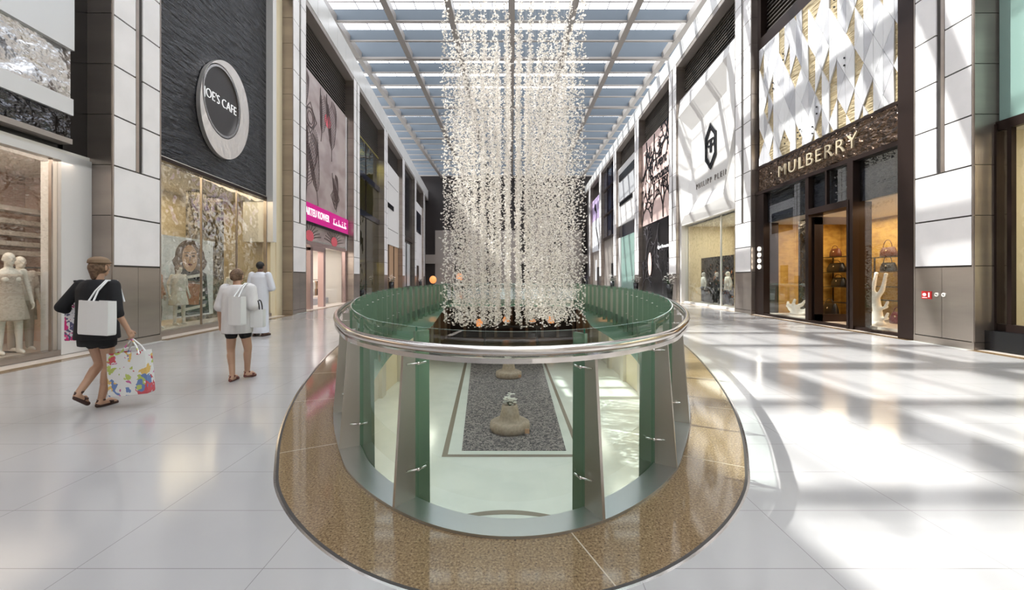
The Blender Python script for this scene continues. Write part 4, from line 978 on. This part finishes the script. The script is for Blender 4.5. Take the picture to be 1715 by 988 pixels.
# ---- left bay 2
t, y0, y1 = store('L', 2, 'tall olive glass storefront with dark cross bands and yellow lit display')
louvre('L', y0, y1, 11.3, 14, t); part('L', 'olive_glass', 'oliveglass', t, (y0, y1, DS, DS+.02, .1, 11.3)); part('L', 'cross_band', 'darkwin', t, (y0, y1, DS-.08, DS+.1, 5.9, 6.3)); part('L', 'cross_band', 'darkwin', t, (y0, y1, DS-.08, DS+.1, 8.6, 9.0)); part('L', 'mullion', 'bronze', t, (y0+3.2, y0+3.26, DS-.03, DS+.05, 0, 11.3), (y0, y1, DS-.05, DS+.1, 0, .1))
mb = MB(); mb.wbox('L', y0, y1, DS+2.0, DS+2.1, 0, 11.4); mb.wbox('L', y0-.1, y0, DS, DS+2.1, 0, 11.4); mb.wbox('L', y1, y1+.1, DS, DS+2.1, 0, 11.4); mb.wbox('L', y0, y1, DS, DS+2.1, 11.35, 11.4); mb.wbox('L', y0, y1, DS-.4, DS+2, -.1, .012); mb.wbox('L', y0, y1, DS+.3, DS+2, 2.9, 3.1); st(mb.build('shop_room', 'olive'))
mb = MB(); p = LW(y0+2.4, DS+.8, 0); mb.lathe((p.x, p.y, 2.1), [(.5, 0), (.42, .55), (.40, .55), (.48, 0)], 20); t2 = tag(mb.build('pendant_lamp', mat('yellow lamp shade', (.8, .65, .15), .5, emit=((1, .8, .2), .9))), 'yellow drum pendant lamp in the olive glass window', 'lamp'); mb = MB(); mb.tube([(p.x, p.y, 2.65), (p.x, p.y, 2.9)], .01); mb.build('cord', 'black', t2)
# ---- left bay 3
t, y0, y1 = store('L', 3, 'plain white far storefront with a small black plaque above tan wooden doors')
louvre('L', y0, y1, 11.9, 14, t); wpn = part('L', 'white_panel', 'white', t, (y0, y1, DS-.1, DS+.2, 4.6, 11.9)); part('L', 'plaque', 'black', wpn, (y0+1.5, y0+4.3, DS-.14, DS-.1, 7.9, 8.35)); part('L', 'groove', 'joint', wpn, (y0+.6, y1-.6, DS-.105, DS-.09, 6.0, 6.05), (y0+.6, y1-.6, DS-.105, DS-.09, 10.2, 10.25))
for k in range(3): part('L', 'door', 'wood', t, (y0+.1+2.4*k, y0+2.4+2.4*k, DS, DS+.1, 0, 4.6))
part('L', 'door_post', 'bronze', t, (y0+2.4, y0+2.5, DS-.06, DS, 0, 4.6), (y0+4.8, y0+4.9, DS-.06, DS, 0, 4.6))
t, y0, y1 = store('L', 4, 'black far storefront on the left with slim upright windows')
part('L', 'black_panel', 'ink', t, (y0, y1, DS-.1, DS+.2, 0, 14)); part('L', 'slim_window', 'smoothmet', t, (y0+.8, y0+2.4, DS-.14, DS-.1, .6, 5.5), (y0+3.4, y0+5.4, DS-.14, DS-.1, .6, 5.5)); part('L', 'ledge', 'bronze', t, (y0, y1, DS-.25, DS, 5.8, 6.2))
t, y0, y1 = store('L', 5, 'stone clad far storefront on the left with two square dark windows')
part('L', 'stone_panel', 'stone', t, (y0, y1, DS-.2, DS+.2, 0, 11.6)); louvre('L', y0, y1, 11.6, 14, t); part('L', 'dark_window', 'darkwin', t, (y0+.8, y1-.8, DS-.24, DS-.2, 7.6, 10.4)); part('L', 'door', 'bronze', t, (y0+2, y0+4, DS-.24, DS-.2, 0, 3.2))
mb = MB(); mb.wbox('L', PZ[-1]+PW, YF, .4, .6, 0, 15.2); y0, y1 = bay(-2); mb.wbox('L', YB, y1, .45, .7, 0, 15.2); st(mb.build('wall_left_infill', 'soffit'))
# granite thresholds
mb = MB()
for side in 'LR':
    for k in range(-1, 6):
        y0, y1 = bay(k); mb.wbox(side, y0, y1, -.0, DS+.1, -.02, .006)
        mb.wbox(side, y0, y1, -.16, 0, -.02, .002)
st(mb.build('trim_5', 'granite'))
mb = MB()
for k in range(-2, 7):
    for side in 'LR': mb.wbox(side, PZ[k+2], PZ[k+2]+PW, -.16, .0, -.02, .0015)
st(mb.build('trim_6', 'lowfloor'))
# shop lamps
def lamp(side, y, d, z, sy, p, col=(1, .82, .6), sx=1.0):
    l = area('shop_lamp', wp(side, y, d, z), sx, sy, p, col); return l
lamp('L', 5.3, DS+1.2, 3.75, 6, 115, (1, .84, .70), 2.4); lamp('L', 13, DS+1.2, 4.45, 6, 150, (1, .80, .55), 2.6); lamp('L', 22, DS+1.5, 3.2, 6, 220, (1, .9, .85), 2.4); lamp('L', 30.5, DS+1.1, 2.85, 5, 160, (1, .85, .3)); lamp('L', 30.5, DS+1.1, 11.2, 5, 160, (1, .95, .6))
lamp('R', 13.5, 2.2, 3.65, 6, 240, (1, .8, .55), 2.6); lamp('R', 22, 2.2, 4.6, 6, 210, (1, .95, .85), 2.6); lamp('R', 5, 1.1, 4.5, 5, 110, (1, .9, .75), .7)
# PART3
# ------------------------------------------------------------------ people
def Rz(p, rz, loc): q = Matrix.Rotation(rz, 3, 'Z') @ Vector(p); return q+Vector(loc)
def hair_cap(hd, extra=(), r=(.083, .100, .100), back=.03):
    return [('e', hd+V3(0, -.018, .035), r), ('e', hd+V3(0, -.05, -.01), (.075, .065, .085))]+list(extra)
def tee(J, hem, rx, ry, flare, sleeve, slv_r, curve_=.0, neck=True):
    hp = (Vector(J['hipL'])+Vector(J['hipR']))/2; sh = (Vector(J['shL'])+Vector(J['shR']))/2
    def at(z):
        t = (z-hp.z)/(sh.z-hp.z); c = hp.lerp(sh, t); c.z = z; return c
    zs = sh.z
    rings = [(at(hem), rx*flare, ry*flare), (at(hem+.12), rx*(flare*.6+.4), ry*(flare*.6+.4)), (at(hem+.30), rx, ry), (at(zs-.20), rx*1.0, ry*1.0), (at(zs-.05), rx*1.05, ry*.9), (at(zs+.02), rx*.85, ry*.75), (at(zs+.065), rx*.42, ry*.6)]
    out = [('l', rings)]
    for s in 'LR':
        a = Vector(J['sh'+s]); b = Vector(J['el'+s]); e = a.lerp(b, min(1, sleeve)); out.append(('c', a, e, slv_r*1.0, slv_r*.92))
        if sleeve > 1:
            w = Vector(J['wr'+s]); out.append(('c', b, b.lerp(w, sleeve-1), slv_r*.92, slv_r*.8))
    return out
def place_all(sh, loc, rz=0, s=1.): return place(sh, loc, rz, s)
# --- woman in black (near left)
L1 = (-4.80, 4.84, 0)
J1 = dict(BASE); J1.update(kneeR=(.085, .06, .50), ankR=(.01, .04, .085), kneeL=(-.06, .10, .50), ankL=(-.07, -.13, .22), hipL=(-.085, 0, .93), hipR=(.085, 0, .93),
   elR=(.27, -.05, 1.13), wrR=(.33, .03, .90), elL=(-.33, -.08, 1.17), wrL=(-.27, .14, 1.02), shL=(-.185, 0, 1.42), shR=(.185, 0, 1.42), neck=(.01, 0, 1.48), head=(.01, .02, 1.625))
J1 = {k: Vector(v) for k, v in J1.items()}
TOE = {'L': V3(0, .08, -.14), 'R': V3(.02, .15, -.055)}
p1 = solid(place(body_shapes(J1, curl=(.9, 1.1)), L1), 'person', 'skin', voxel=.0075, smooth=3)
tag(p1, 'woman walking away in a black tunic and shorts carrying several bags', 'person')
solid(place([('e', J1['head']+V3(0, -.02, .0), (.084, .10, .088)), ('c', J1['head']+V3(0, -.06, -.04), J1['neck']+V3(0, -.05, .03), .055, .03)], L1), 'hair', 'hair', p1, .012, 3)
solid(place([('e', J1['head']+V3(0, -.012, .075), (.092, .105, .055)), ('e', J1['head']+V3(0, .0, .055), (.105, .12, .018))], L1), 'hat', 'capm', p1, .010, 3)
solid(place(tee(J1, .80, .205, .155, 1.12, 1.18, .068), L1), 'tunic', 'blackcloth', p1, .012, 5)
solid(place([('l', [((0, 0, .72), .195, .135), ((0, 0, .86), .20, .145), ((0, 0, 1.0), .175, .13)])]+[('c', J1['hip'+s]+V3(0, 0, -.06), J1['hip'+s].lerp(J1['knee'+s], .42), .10, .088) for s in 'LR'], L1), 'shorts', 'blackcloth', p1, .012, 4)
def sandal(J, s, toe, L, m_, par):
    a = J['ank'+s]; t = TOE[s]
    dz = V3(0, 0, -.033)
    solid(place([('c', a+V3(0, -.045, -.055), a+t+V3(0, .01, -.018), .026, .026), ('c', a+t*.55+V3(-.045, 0, -.01), a+t*.55+V3(.045, 0, -.01), .014, .014), ('c', a+t*.55+V3(-.04, 0, -.01), a+V3(.04, -.01, .0), .010, .010), ('c', a+t*.55+V3(.04, 0, -.01), a+V3(-.04, -.01, .0), .010, .010), ('c', a+V3(-.04, 0, .0), a+V3(.04, 0, .0), .012, .012), ('c', a+V3(0, -.045, -.05), a+V3(0, -.045, .0), .02, .012)], L), 'sandal', m_, par, .007, 2)
sandal(J1, 'R', None, L1, 'sandal', p1); sandal(J1, 'L', None, L1, 'sandal', p1)
def tote(c, w, h, dep, m_, label, yaw=0., strap=None, name='tote_bag', cat='bag', tilt=0., hm=None):
    t_ = empty(name, c, label, cat); R = Matrix.Rotation(yaw, 3, 'Z') @ Matrix.Rotation(tilt, 3, 'Y')
    mb = MB(); n = 5
    def q(x, y, z): return R @ Vector((x, y, z))+Vector(c)
    # open topped soft bag: outer, inner and rim
    def ring(z, k, inn=0): a = w/2*k-inn; b = dep/2*k-inn; return [q(x, y, z) for x, y in ((-a, -b), (-a*.33, -b*1.15), (a*.33, -b*1.12), (a, -b), (a, b), (a*.33, b*1.15), (-a*.33, b*1.12), (-a, b))]
    mb.loft([ring(0, .96), ring(h*.04, 1), ring(h*.5, 1.0), ring(h, .97), ring(h, .95, .006), ring(h*.3, .9, .006), ring(.02, .9, .006)])
    mb.build('bag_body', m_, t_)
    for s in (-1, 1):
        mb = MB()
        pts = strap(s) if strap else [q(w*.22*math.cos(PI*k/10), s*dep*.45, h*.97+h*.55*math.sin(PI*k/10)) for k in range(11)]
        mb.tube(pts, .009, 8); mb.build('handle', hm or m_, t_, True)
    return t_
# coloured bag in her right hand, white shoulder tote, patterned bag under left arm
hw = V3(*L1)+J1['wrR']+(J1['wrR']-J1['elR']).normalized()*.10
tote((hw.x-.02, hw.y+.02, .14), .40, .50, .13, 'colorbag', 'multicoloured print shopping bag hanging from the right hand of the woman in black', yaw=.18, tilt=-.06,
     strap=lambda s: [V3(hw.x-.10, hw.y+s*.05, .62), V3(hw.x-.05, hw.y+s*.03, .71), V3(hw.x+.0, hw.y+s*.01, .785), V3(hw.x+.07, hw.y+s*.03, .71), V3(hw.x+.12, hw.y+s*.05, .62)])
sr = V3(*L1)+J1['shR']
tote((sr.x-.03, sr.y-.16, .87), .40, .38, .09, 'baglea', 'white tote bag on the right shoulder of the woman in black', yaw=-.15, tilt=.03,
     strap=lambda s: [V3(sr.x-.08+s*.03, sr.y-.19, 1.22), V3(sr.x-.04+s*.015, sr.y-.15, 1.36), V3(sr.x-.015+s*.01, sr.y-.06, 1.475), V3(sr.x-.01+s*.01, sr.y+.05, 1.47), V3(sr.x-.03, sr.y+.13, 1.36), V3(sr.x-.0, sr.y-.0+.14, 1.22)])
wl = V3(*L1)+J1['elL']
tote((wl.x+.045, wl.y+.12, .78), .15, .36, .12, 'scarf', 'small pink patterned bag under the left arm of the woman in black', yaw=.3,
     strap=lambda s: [V3(wl.x+.03, wl.y+.1+s*.03, 1.14), V3(wl.x+.03, wl.y+.06+s*.03, 1.21), V3(wl.x+.06, wl.y+.15+s*.03, 1.14)])
# --- woman in white top
L2 = (-4.03, 6.14, 0)
J2 = dict(BASE); J2.update(hipL=(-.08, 0, .88), hipR=(.08, 0, .88), kneeL=(-.115, .03, .46), ankL=(-.04, -.05, .08), kneeR=(.13, .04, .47), ankR=(.055, .14, .10), shL=(-.18, .02, 1.34), shR=(.18, .02, 1.34),
   elL=(-.25, -.02, 1.07), wrL=(-.27, .03, .84), elR=(.25, -.03, 1.08), wrR=(.24, .16, .90), neck=(-.03, .04, 1.395), head=(-.055, .09, 1.53)); J2 = {k: Vector(v) for k, v in J2.items()}
TOE = {'L': V3(-.02, .14, -.05), 'R': V3(.03, .13, -.065)}
p2 = solid(place(body_shapes(J2, curl=(.7, 1.0)), L2), 'person', 'skin', voxel=.0085, smooth=3)
tag(p2, 'woman walking away in a loose white top with a white bag on her right shoulder', 'person')
solid(place([('e', J2['head']+V3(0, -.018, .015), (.086, .102, .10)), ('e', J2['head']+V3(.0, -.09, -.02), (.05, .045, .05))], L2), 'hair', 'hair', p2, .012, 3)
solid(place(tee(J2, .70, .215, .16, 1.0, .95, .085), L2), 'blouse', 'whitecloth', p2, .013, 6)
solid(place([('l', [((0, 0, .70), .175, .125), ((0, 0, .82), .185, .135), ((0, 0, .95), .165, .12)])]+[('c', J2['hip'+s]+V3(0, 0, -.05), J2['hip'+s].lerp(J2['knee'+s], .50), .092, .084) for s in 'LR'], L2), 'shorts', 'blackcloth', p2, .012, 4)
sandal(J2, 'L', None, L2, 'sandalr', p2); sandal(J2, 'R', None, L2, 'sandalr', p2)
sr2 = V3(*L2)+J2['shR']
tote((sr2.x-.04, sr2.y-.235, .84), .22, .40, .09, 'baglea', 'tall white shoulder bag of the woman in the white top', yaw=-.25,
     strap=lambda s: [V3(sr2.x-.06+s*.035, sr2.y-.24, 1.22), V3(sr2.x-.05+s*.02, sr2.y-.13, 1.36), V3(sr2.x-.04+s*.01, sr2.y-.05, 1.425), V3(sr2.x-.04+s*.01, sr2.y+.06, 1.42), V3(sr2.x-.04, sr2.y+.15, 1.30)])
tote((sr2.x+.10, sr2.y+.02, .78), .17, .26, .12, 'baglea', 'small black and white bag hanging at the right hip of the woman in white', yaw=.2, hm='blacklea')
# --- man in long white robe
L3 = (-6.56, 10.9, 0); s3 = 1.11
J3 = dict(BASE); J3.update(elL=(-.27, .02, 1.14), wrL=(-.06, .24, 1.12), elR=(.28, .02, 1.12), wrR=(.05, .25, 1.08), shL=(-.19, 0, 1.43), shR=(.19, 0, 1.43)); J3 = {k: Vector(v) for k, v in J3.items()}
TOE = {'L': V3(-.03, .15, -.05), 'R': V3(.03, .15, -.05)}
p3 = solid(place(body_shapes(J3, fem=False, curl=(.5, .5)), L3, 0, s3), 'person', 'skind', voxel=.010, smooth=3)
tag(p3, 'man with short black hair in an ankle length white robe by the cafe window', 'person')
solid(place([('e', J3['head']+V3(0, -.015, .03), (.083, .104, .098))], L3, 0, s3), 'hair', 'hairk', p3, .013, 2)
rb3 = [('l', [((0, 0, .07), .20, .16), ((0, 0, .35), .19, .145), ((0, 0, .75), .185, .145), ((0, 0, .98), .19, .15), ((0, 0, 1.2), .185, .14), ((0, 0, 1.38), .20, .125), ((0, 0, 1.45), .15, .10), ((0, 0, 1.50), .07, .07)])]
for s in 'LR': rb3 += [('c', J3['sh'+s], J3['el'+s], .075, .07), ('c', J3['el'+s], J3['el'+s].lerp(J3['wr'+s], .9), .068, .06)]
solid(place(rb3, L3, 0, s3), 'robe', 'robe', p3, .014, 6)
for s in 'LR': solid(place([('c', J3['ank'+s]+V3(0, -.06, -.055), J3['ank'+s]+TOE[s]+V3(0, .02, -.012), .036, .034)], L3, 0, s3), 'shoe', 'sandal', p3, .012, 2)
# ------------------------------------------------------------------ mannequins: one figure, copied
TOE = {}
JM = {k: Vector(v) for k, v in dict(BASE, elL=(-.25, -.05, 1.14), wrL=(-.27, .03, .89), elR=(.25, -.05, 1.14), wrR=(.27, .03, .89), kneeL=(-.10, .05, .49), ankL=(-.12, .02, .08)).items()}
src = bpy.data.collections.new('sources')
mset = {}
def grab(o):
    me = o.data; bpy.data.objects.remove(o); return me
mset['body'] = grab(solid(body_shapes(JM), 'body', 'mann', voxel=.013, smooth=3))
mset['top'] = grab(solid(tee(JM, .92, .185, .14, 1.0, .8, .065), 'top', 'dressw', voxel=.015, smooth=4))
mset['dress'] = grab(solid([('l', [((0, 0, .58), .25, .22), ((0, 0, .75), .225, .19), ((0, 0, .95), .185, .14), ((0, 0, 1.14), .15, .12), ((0, 0, 1.33), .17, .135), ((0, 0, 1.37), .16, .11)])], 'dress', 'dressg', voxel=.016, smooth=3))
mset['trousers'] = grab(solid([('l', [((0, 0, .83), .18, .13), ((0, 0, .95), .178, .13), ((0, 0, 1.04), .15, .115)])]+[('c', JM['hip'+s]+V3(0, 0, -.05), JM['knee'+s], .098, .07) for s in 'LR']+[('c', JM['knee'+s], JM['ank'+s], .068, .052) for s in 'LR'], 'trousers', 'trous', voxel=.015, smooth=3))
mset['jacket'] = grab(solid(tee(JM, .80, .20, .155, 1.05, 1.85, .066), 'jacket', 'camel', voxel=.015, smooth=4))
mset['wig'] = grab(solid([('e', JM['head']+V3(0, -.02, .03), (.09, .108, .10)), ('c', JM['head']+V3(0, -.06, 0), JM['neck']+V3(0, -.06, 0), .07, .05)], 'wig', 'hair', voxel=.016, smooth=2))
def mannequin(loc, rz, s, wear, label, bodymat='mann', group=None):
    b = bpy.data.objects.new('mannequin', mset['body']); C.objects.link(b); b.location = loc; b.rotation_euler = (0, 0, rz); b.scale = (s, s, s)
    tag(b, label, 'mannequin', group)
    if bodymat != 'mann': b.material_slots[0].link = 'OBJECT'; b.material_slots[0].material = M[bodymat]
    for w, m_ in wear:
        o = bpy.data.objects.new(w, mset[w]); C.objects.link(o); o.parent = b
        o.material_slots[0].link = 'OBJECT'; o.material_slots[0].material = M[m_]
    return b
gm = 'mannequins in the shop windows'
FL = -PI/2
mannequin(LW(7.66, DS+.52, .10), FL-.35, 1.08, [('dress', 'dressg'), ('top', 'dressw')][:1], 'white mannequin in a flared grey beige dress at the left picture edge', group=gm)
mannequin(LW(8.03, DS+.72, .10), FL-.25, 1.05, [('top', 'dressw'), ('trousers', 'dressg')], 'white mannequin in a white top and grey leggings, second from the left edge', group=gm)
mannequin(LW(11.15, DS+.55, .14), FL-.1, 1.0, [('jacket', 'camel'), ('trousers', 'trous')], 'mannequin in an orange jacket and dark trousers at the left of the cafe window', group=gm)
mannequin(LW(12.15, DS+.6, .14), FL-.3, 1.0, [('dress', 'dressw'), ('top', 'dressw'), ('wig', 'hair')], 'mannequin in a white dress and wig left of the face poster', group=gm)
mannequin(LW(14.9, DS+.7, .14), FL-.1, .95, [('jacket', 'dressw'), ('trousers', 'blackcloth')], 'mannequin in a pale jacket right of the face poster in the cafe window', group=gm)
mannequin(LW(18.9, DS+.55, .02), FL, .95, [('top', 'greenshirt'), ('trousers', 'blackcloth')], 'mannequin in a pale green top and black trousers in the boutique window', group=gm)
for y, d, wr, lb in ((20.2, 1.0, [('jacket', 'creamw'), ('trousers', 'jeans')], 'mannequin in a white jacket and blue jeans nearest in the white hexagon shop'),
                     (21.3, .95, [('jacket', 'dressw'), ('trousers', 'navy'), ('wig', 'creamw')], 'mannequin in a pale jacket with white hair in the middle of the hexagon shop window'),
                     (22.6, 1.0, [('jacket', 'blackcloth'), ('trousers', 'blackcloth')], 'mannequin all in black before the black screen of the hexagon shop'),
                     (24.2, .95, [('top', 'creamw'), ('trousers', 'blackcloth'), ('wig', 'creamw')], 'mannequin in a white top and black trousers at the far end of the hexagon shop')):
    mannequin(wp('R', y, d, .10), PI/2, 1.0, wr, lb, group=gm)
mannequin(LW(29.2, DS+.6, .12), FL, 1.0, [('dress', 'creamw'), ('wig', 'blackcloth')], 'mannequin in a white dress behind the olive glass', group=gm)
mannequin(LW(32.6, DS+.6, .12), FL, 1.0, [('jacket', 'redleather'), ('trousers', 'redleather')], 'mannequin in dark red behind the olive glass', group=gm)
mb = MB(); mb.wbox('L', 11.5-.9, 15.6, DS+.1, DS+1.0, .012, .14); tag(mb.build('display_plinth', 'platform'), 'pale plinth along the bottom of the cafe window', 'plinth')
mb = MB(); mb.wbox('R', 19.2, 25.2, DS+.1, 1.5, .012, .10); tag(mb.build('display_plinth', 'platform'), 'pale plinth under the mannequins of the white hexagon shop', 'plinth')
mb = MB(); mb.wbox('L', 27.6, 34, DS+.15, DS+1.2, .012, .12); tag(mb.build('display_plinth', 'bronze'), 'dark plinth behind the olive glass', 'plinth')
# ------------------------------------------------------------------ flower vases
def flowers(mb, c, r, n, sz, m_=0, sq=1.):
    for k in range(n):
        d = Vector((random.gauss(0, 1), random.gauss(0, 1), random.gauss(0, .8)*sq)).normalized()*r*random.uniform(.5, 1); p = Vector(c)+d
        for j in range(5):
            a = 2*PI*j/5+k; e = Vector((math.cos(a), math.sin(a), .3))*sz; s_ = Vector((-math.sin(a), math.cos(a), 0))*sz*.45
            mb.add([p, p+e*.6+s_, p+e, p+e*.6-s_], [(0, 1, 2, 3)], m_)
def vase(loc, h, label, fl='petal', top=.35, ves='black', r=.17):
    t_ = empty('flower_vase', loc, label, 'flower vase'); x, y, z = loc
    mb = MB(); mb.lathe(loc, [(.01, 0), (r*.8, .0), (r, h*.5), (r*1.2, h), (r*1.1, h), (r*.9, h*.6), (.01, h*.6)], 20); mb.build('vase', ves, t_, True)
    mb = MB()
    for k in range(14):
        a = random.uniform(0, 2*PI); l = random.uniform(.5, 1)*top; mb.tube([(x, y, z+h*.8), (x+math.cos(a)*l*.5, y+math.sin(a)*l*.5, z+h+top*.6), (x+math.cos(a)*l, y+math.sin(a)*l, z+h+top*.7)], .008, 5)
        c = Vector((x+math.cos(a)*l*.8, y+math.sin(a)*l*.8, z+h+top*.25)); e = Vector((math.cos(a), math.sin(a), .3))*.14; s_ = Vector((-math.sin(a), math.cos(a), 0))*.035; mb.add([c-e, c+s_, c+e, c-s_], [(0, 1, 2, 3)])
    mb.build('foliage', 'leaf', t_)
    mb = MB(); flowers(mb, (x, y, z+h+top*.7), top, 46, .07); mb.build('blossoms', fl, t_)
vase((9.30, 24.6, 0), 1.15, 'black vase of white flowers before the fourth right pillar, nearest of the vases', top=.42)
vase((9.75, 40.5, 0), 1.2, 'black vase of white flowers further along the right side', top=.45)
vase((9.9, 33.3, 0), 1.15, 'black vase of white flowers before the white and green far shop', top=.38)
vase((-10.35, 35.9, 0), 1.2, 'black vase of white flowers before the left far white shop', top=.4)
vase((-12.0, 55.0, 0), 1.1, 'black vase of white flowers by the last left pillars', top=.4)
vase((10.2, 57, 0), 1.2, 'black vase of violet flowers by the last right pillars', top=.45, fl='purple')
vase(tuple(LW(28.2, .15, 0)), .7, 'dark pot of bushy green foliage at the foot of the olive glass', fl='leaf', top=.55)
vase(tuple(LW(31.3, DS+.55, .125)), .9, 'tall arrangement of yellow flowers behind the olive glass', fl='yellow', top=.6)
vase(tuple(LW(16.0, DS+.55, .02)), .9, 'vase of dark green foliage at the right end of the cafe window', fl='leaf', top=.6, ves='bronze')
# ------------------------------------------------------------------ lower level planter seats
def planter(loc, label, s=1.):
    t_ = empty('planter', loc, label, 'planter'); x, y, z = loc
    mb = MB(); mb.lathe(loc, [(.02, 0), (.80*s, 0), (.86*s, .12*s), (.84*s, .34*s), (.70*s, .42*s), (.46*s, .40*s), (.42*s, .60*s), (.33*s, 1.05*s), (.26*s, 1.1*s), (.2*s, 1.0*s), (.02, 1.0*s)], 36); mb.build('seat_ring', 'terracotta', t_, True)
    mb = MB(); flowers(mb, (x, y, z+1.28*s), .30*s, 60, .08*s); mb.build('blossoms', 'petal', t_)
    mb = MB()
    for k in range(10):
        a = k*.63; mb.tube([(x, y, z+1.0*s), (x+math.cos(a)*.2*s, y+math.sin(a)*.2*s, z+1.25*s)], .012, 5)
    mb.build('stems', 'leaf', t_)
    mb = MB(); mb.box(x+.62*s, x+.80*s, y-.845*s, y-.80*s, z+.14*s, z+.32*s); mb.build('plaque', 'orange2', t_)
M['orange2'] = mat('small orange plaque', (.5, .28, .16), .4)
planter((-.08, 17.9, ZL+.02), 'brown stone planter with a round seat and white flowers on the carpet below, nearest')
planter((-.2, 27.5, ZL+.02), 'brown stone planter with a round seat further along the carpet below')
# dark kiosk lower level beyond
mb = MB(); mb.box(-2.3, 2.2, 33.0, 36, ZL, ZL+1.1, 0); mb.box(-2.4, 2.3, 32.9, 36.1, ZL+1.1, ZL+1.16, 1); mb.box(-2.2, -2.05, 33.1, 33.25, ZL+1.16, ZL+2.6, 0); mb.box(1.95, 2.1, 33.1, 33.25, ZL+1.16, ZL+2.6, 0); mb.box(-2.4, 2.3, 33, 36, ZL+2.6, ZL+2.75, 0)
tag(mb.build('kiosk', ['lowdark', 'inlay']), 'dark kiosk counter at the far end of the carpet below', 'kiosk')
for x, y, z, lb in ((-11.3, 60, 1.3, 'left of the pair'), (-7.6, 61, 1.7, 'right of the pair')):
    mb = MB(); mb.ell((x, y, z), (.5, .4, .55), n=18, k=10); t_ = tag(mb.build('amber_lamp', 'orange', None, True), 'glowing amber lamp at the dark far end, '+lb, 'lamp')
    mb = MB(); mb.lathe((x, y, 0), [(.3, 0), (.3, .04), (.05, .08), (.05, z-.5), (.02, z-.5)], 14); mb.build('stand', 'black', t_)
for x, y, z, lb in ((-3.4, 44, -3.6, 'leftmost'), (-.6, 44.5, -3.4, 'second from the left'), (2.2, 44, -3.6, 'third from the left'), (4.2, 44.5, -3.3, 'rightmost')):
    mb = MB(); mb.lathe((x, y, z), [(.02, 0), (.3, .05), (.36, .5), (.2, .8), (.02, .82)], 16); t_ = tag(mb.build('amber_lamp', 'orange', None, True), 'amber lantern low at the far end of the lower floor, '+lb, 'lamp')
    mb = MB(); mb.tube([(x, y, z+.8), (x, y, -.6)], .02); mb.build('cord', 'black', t_)
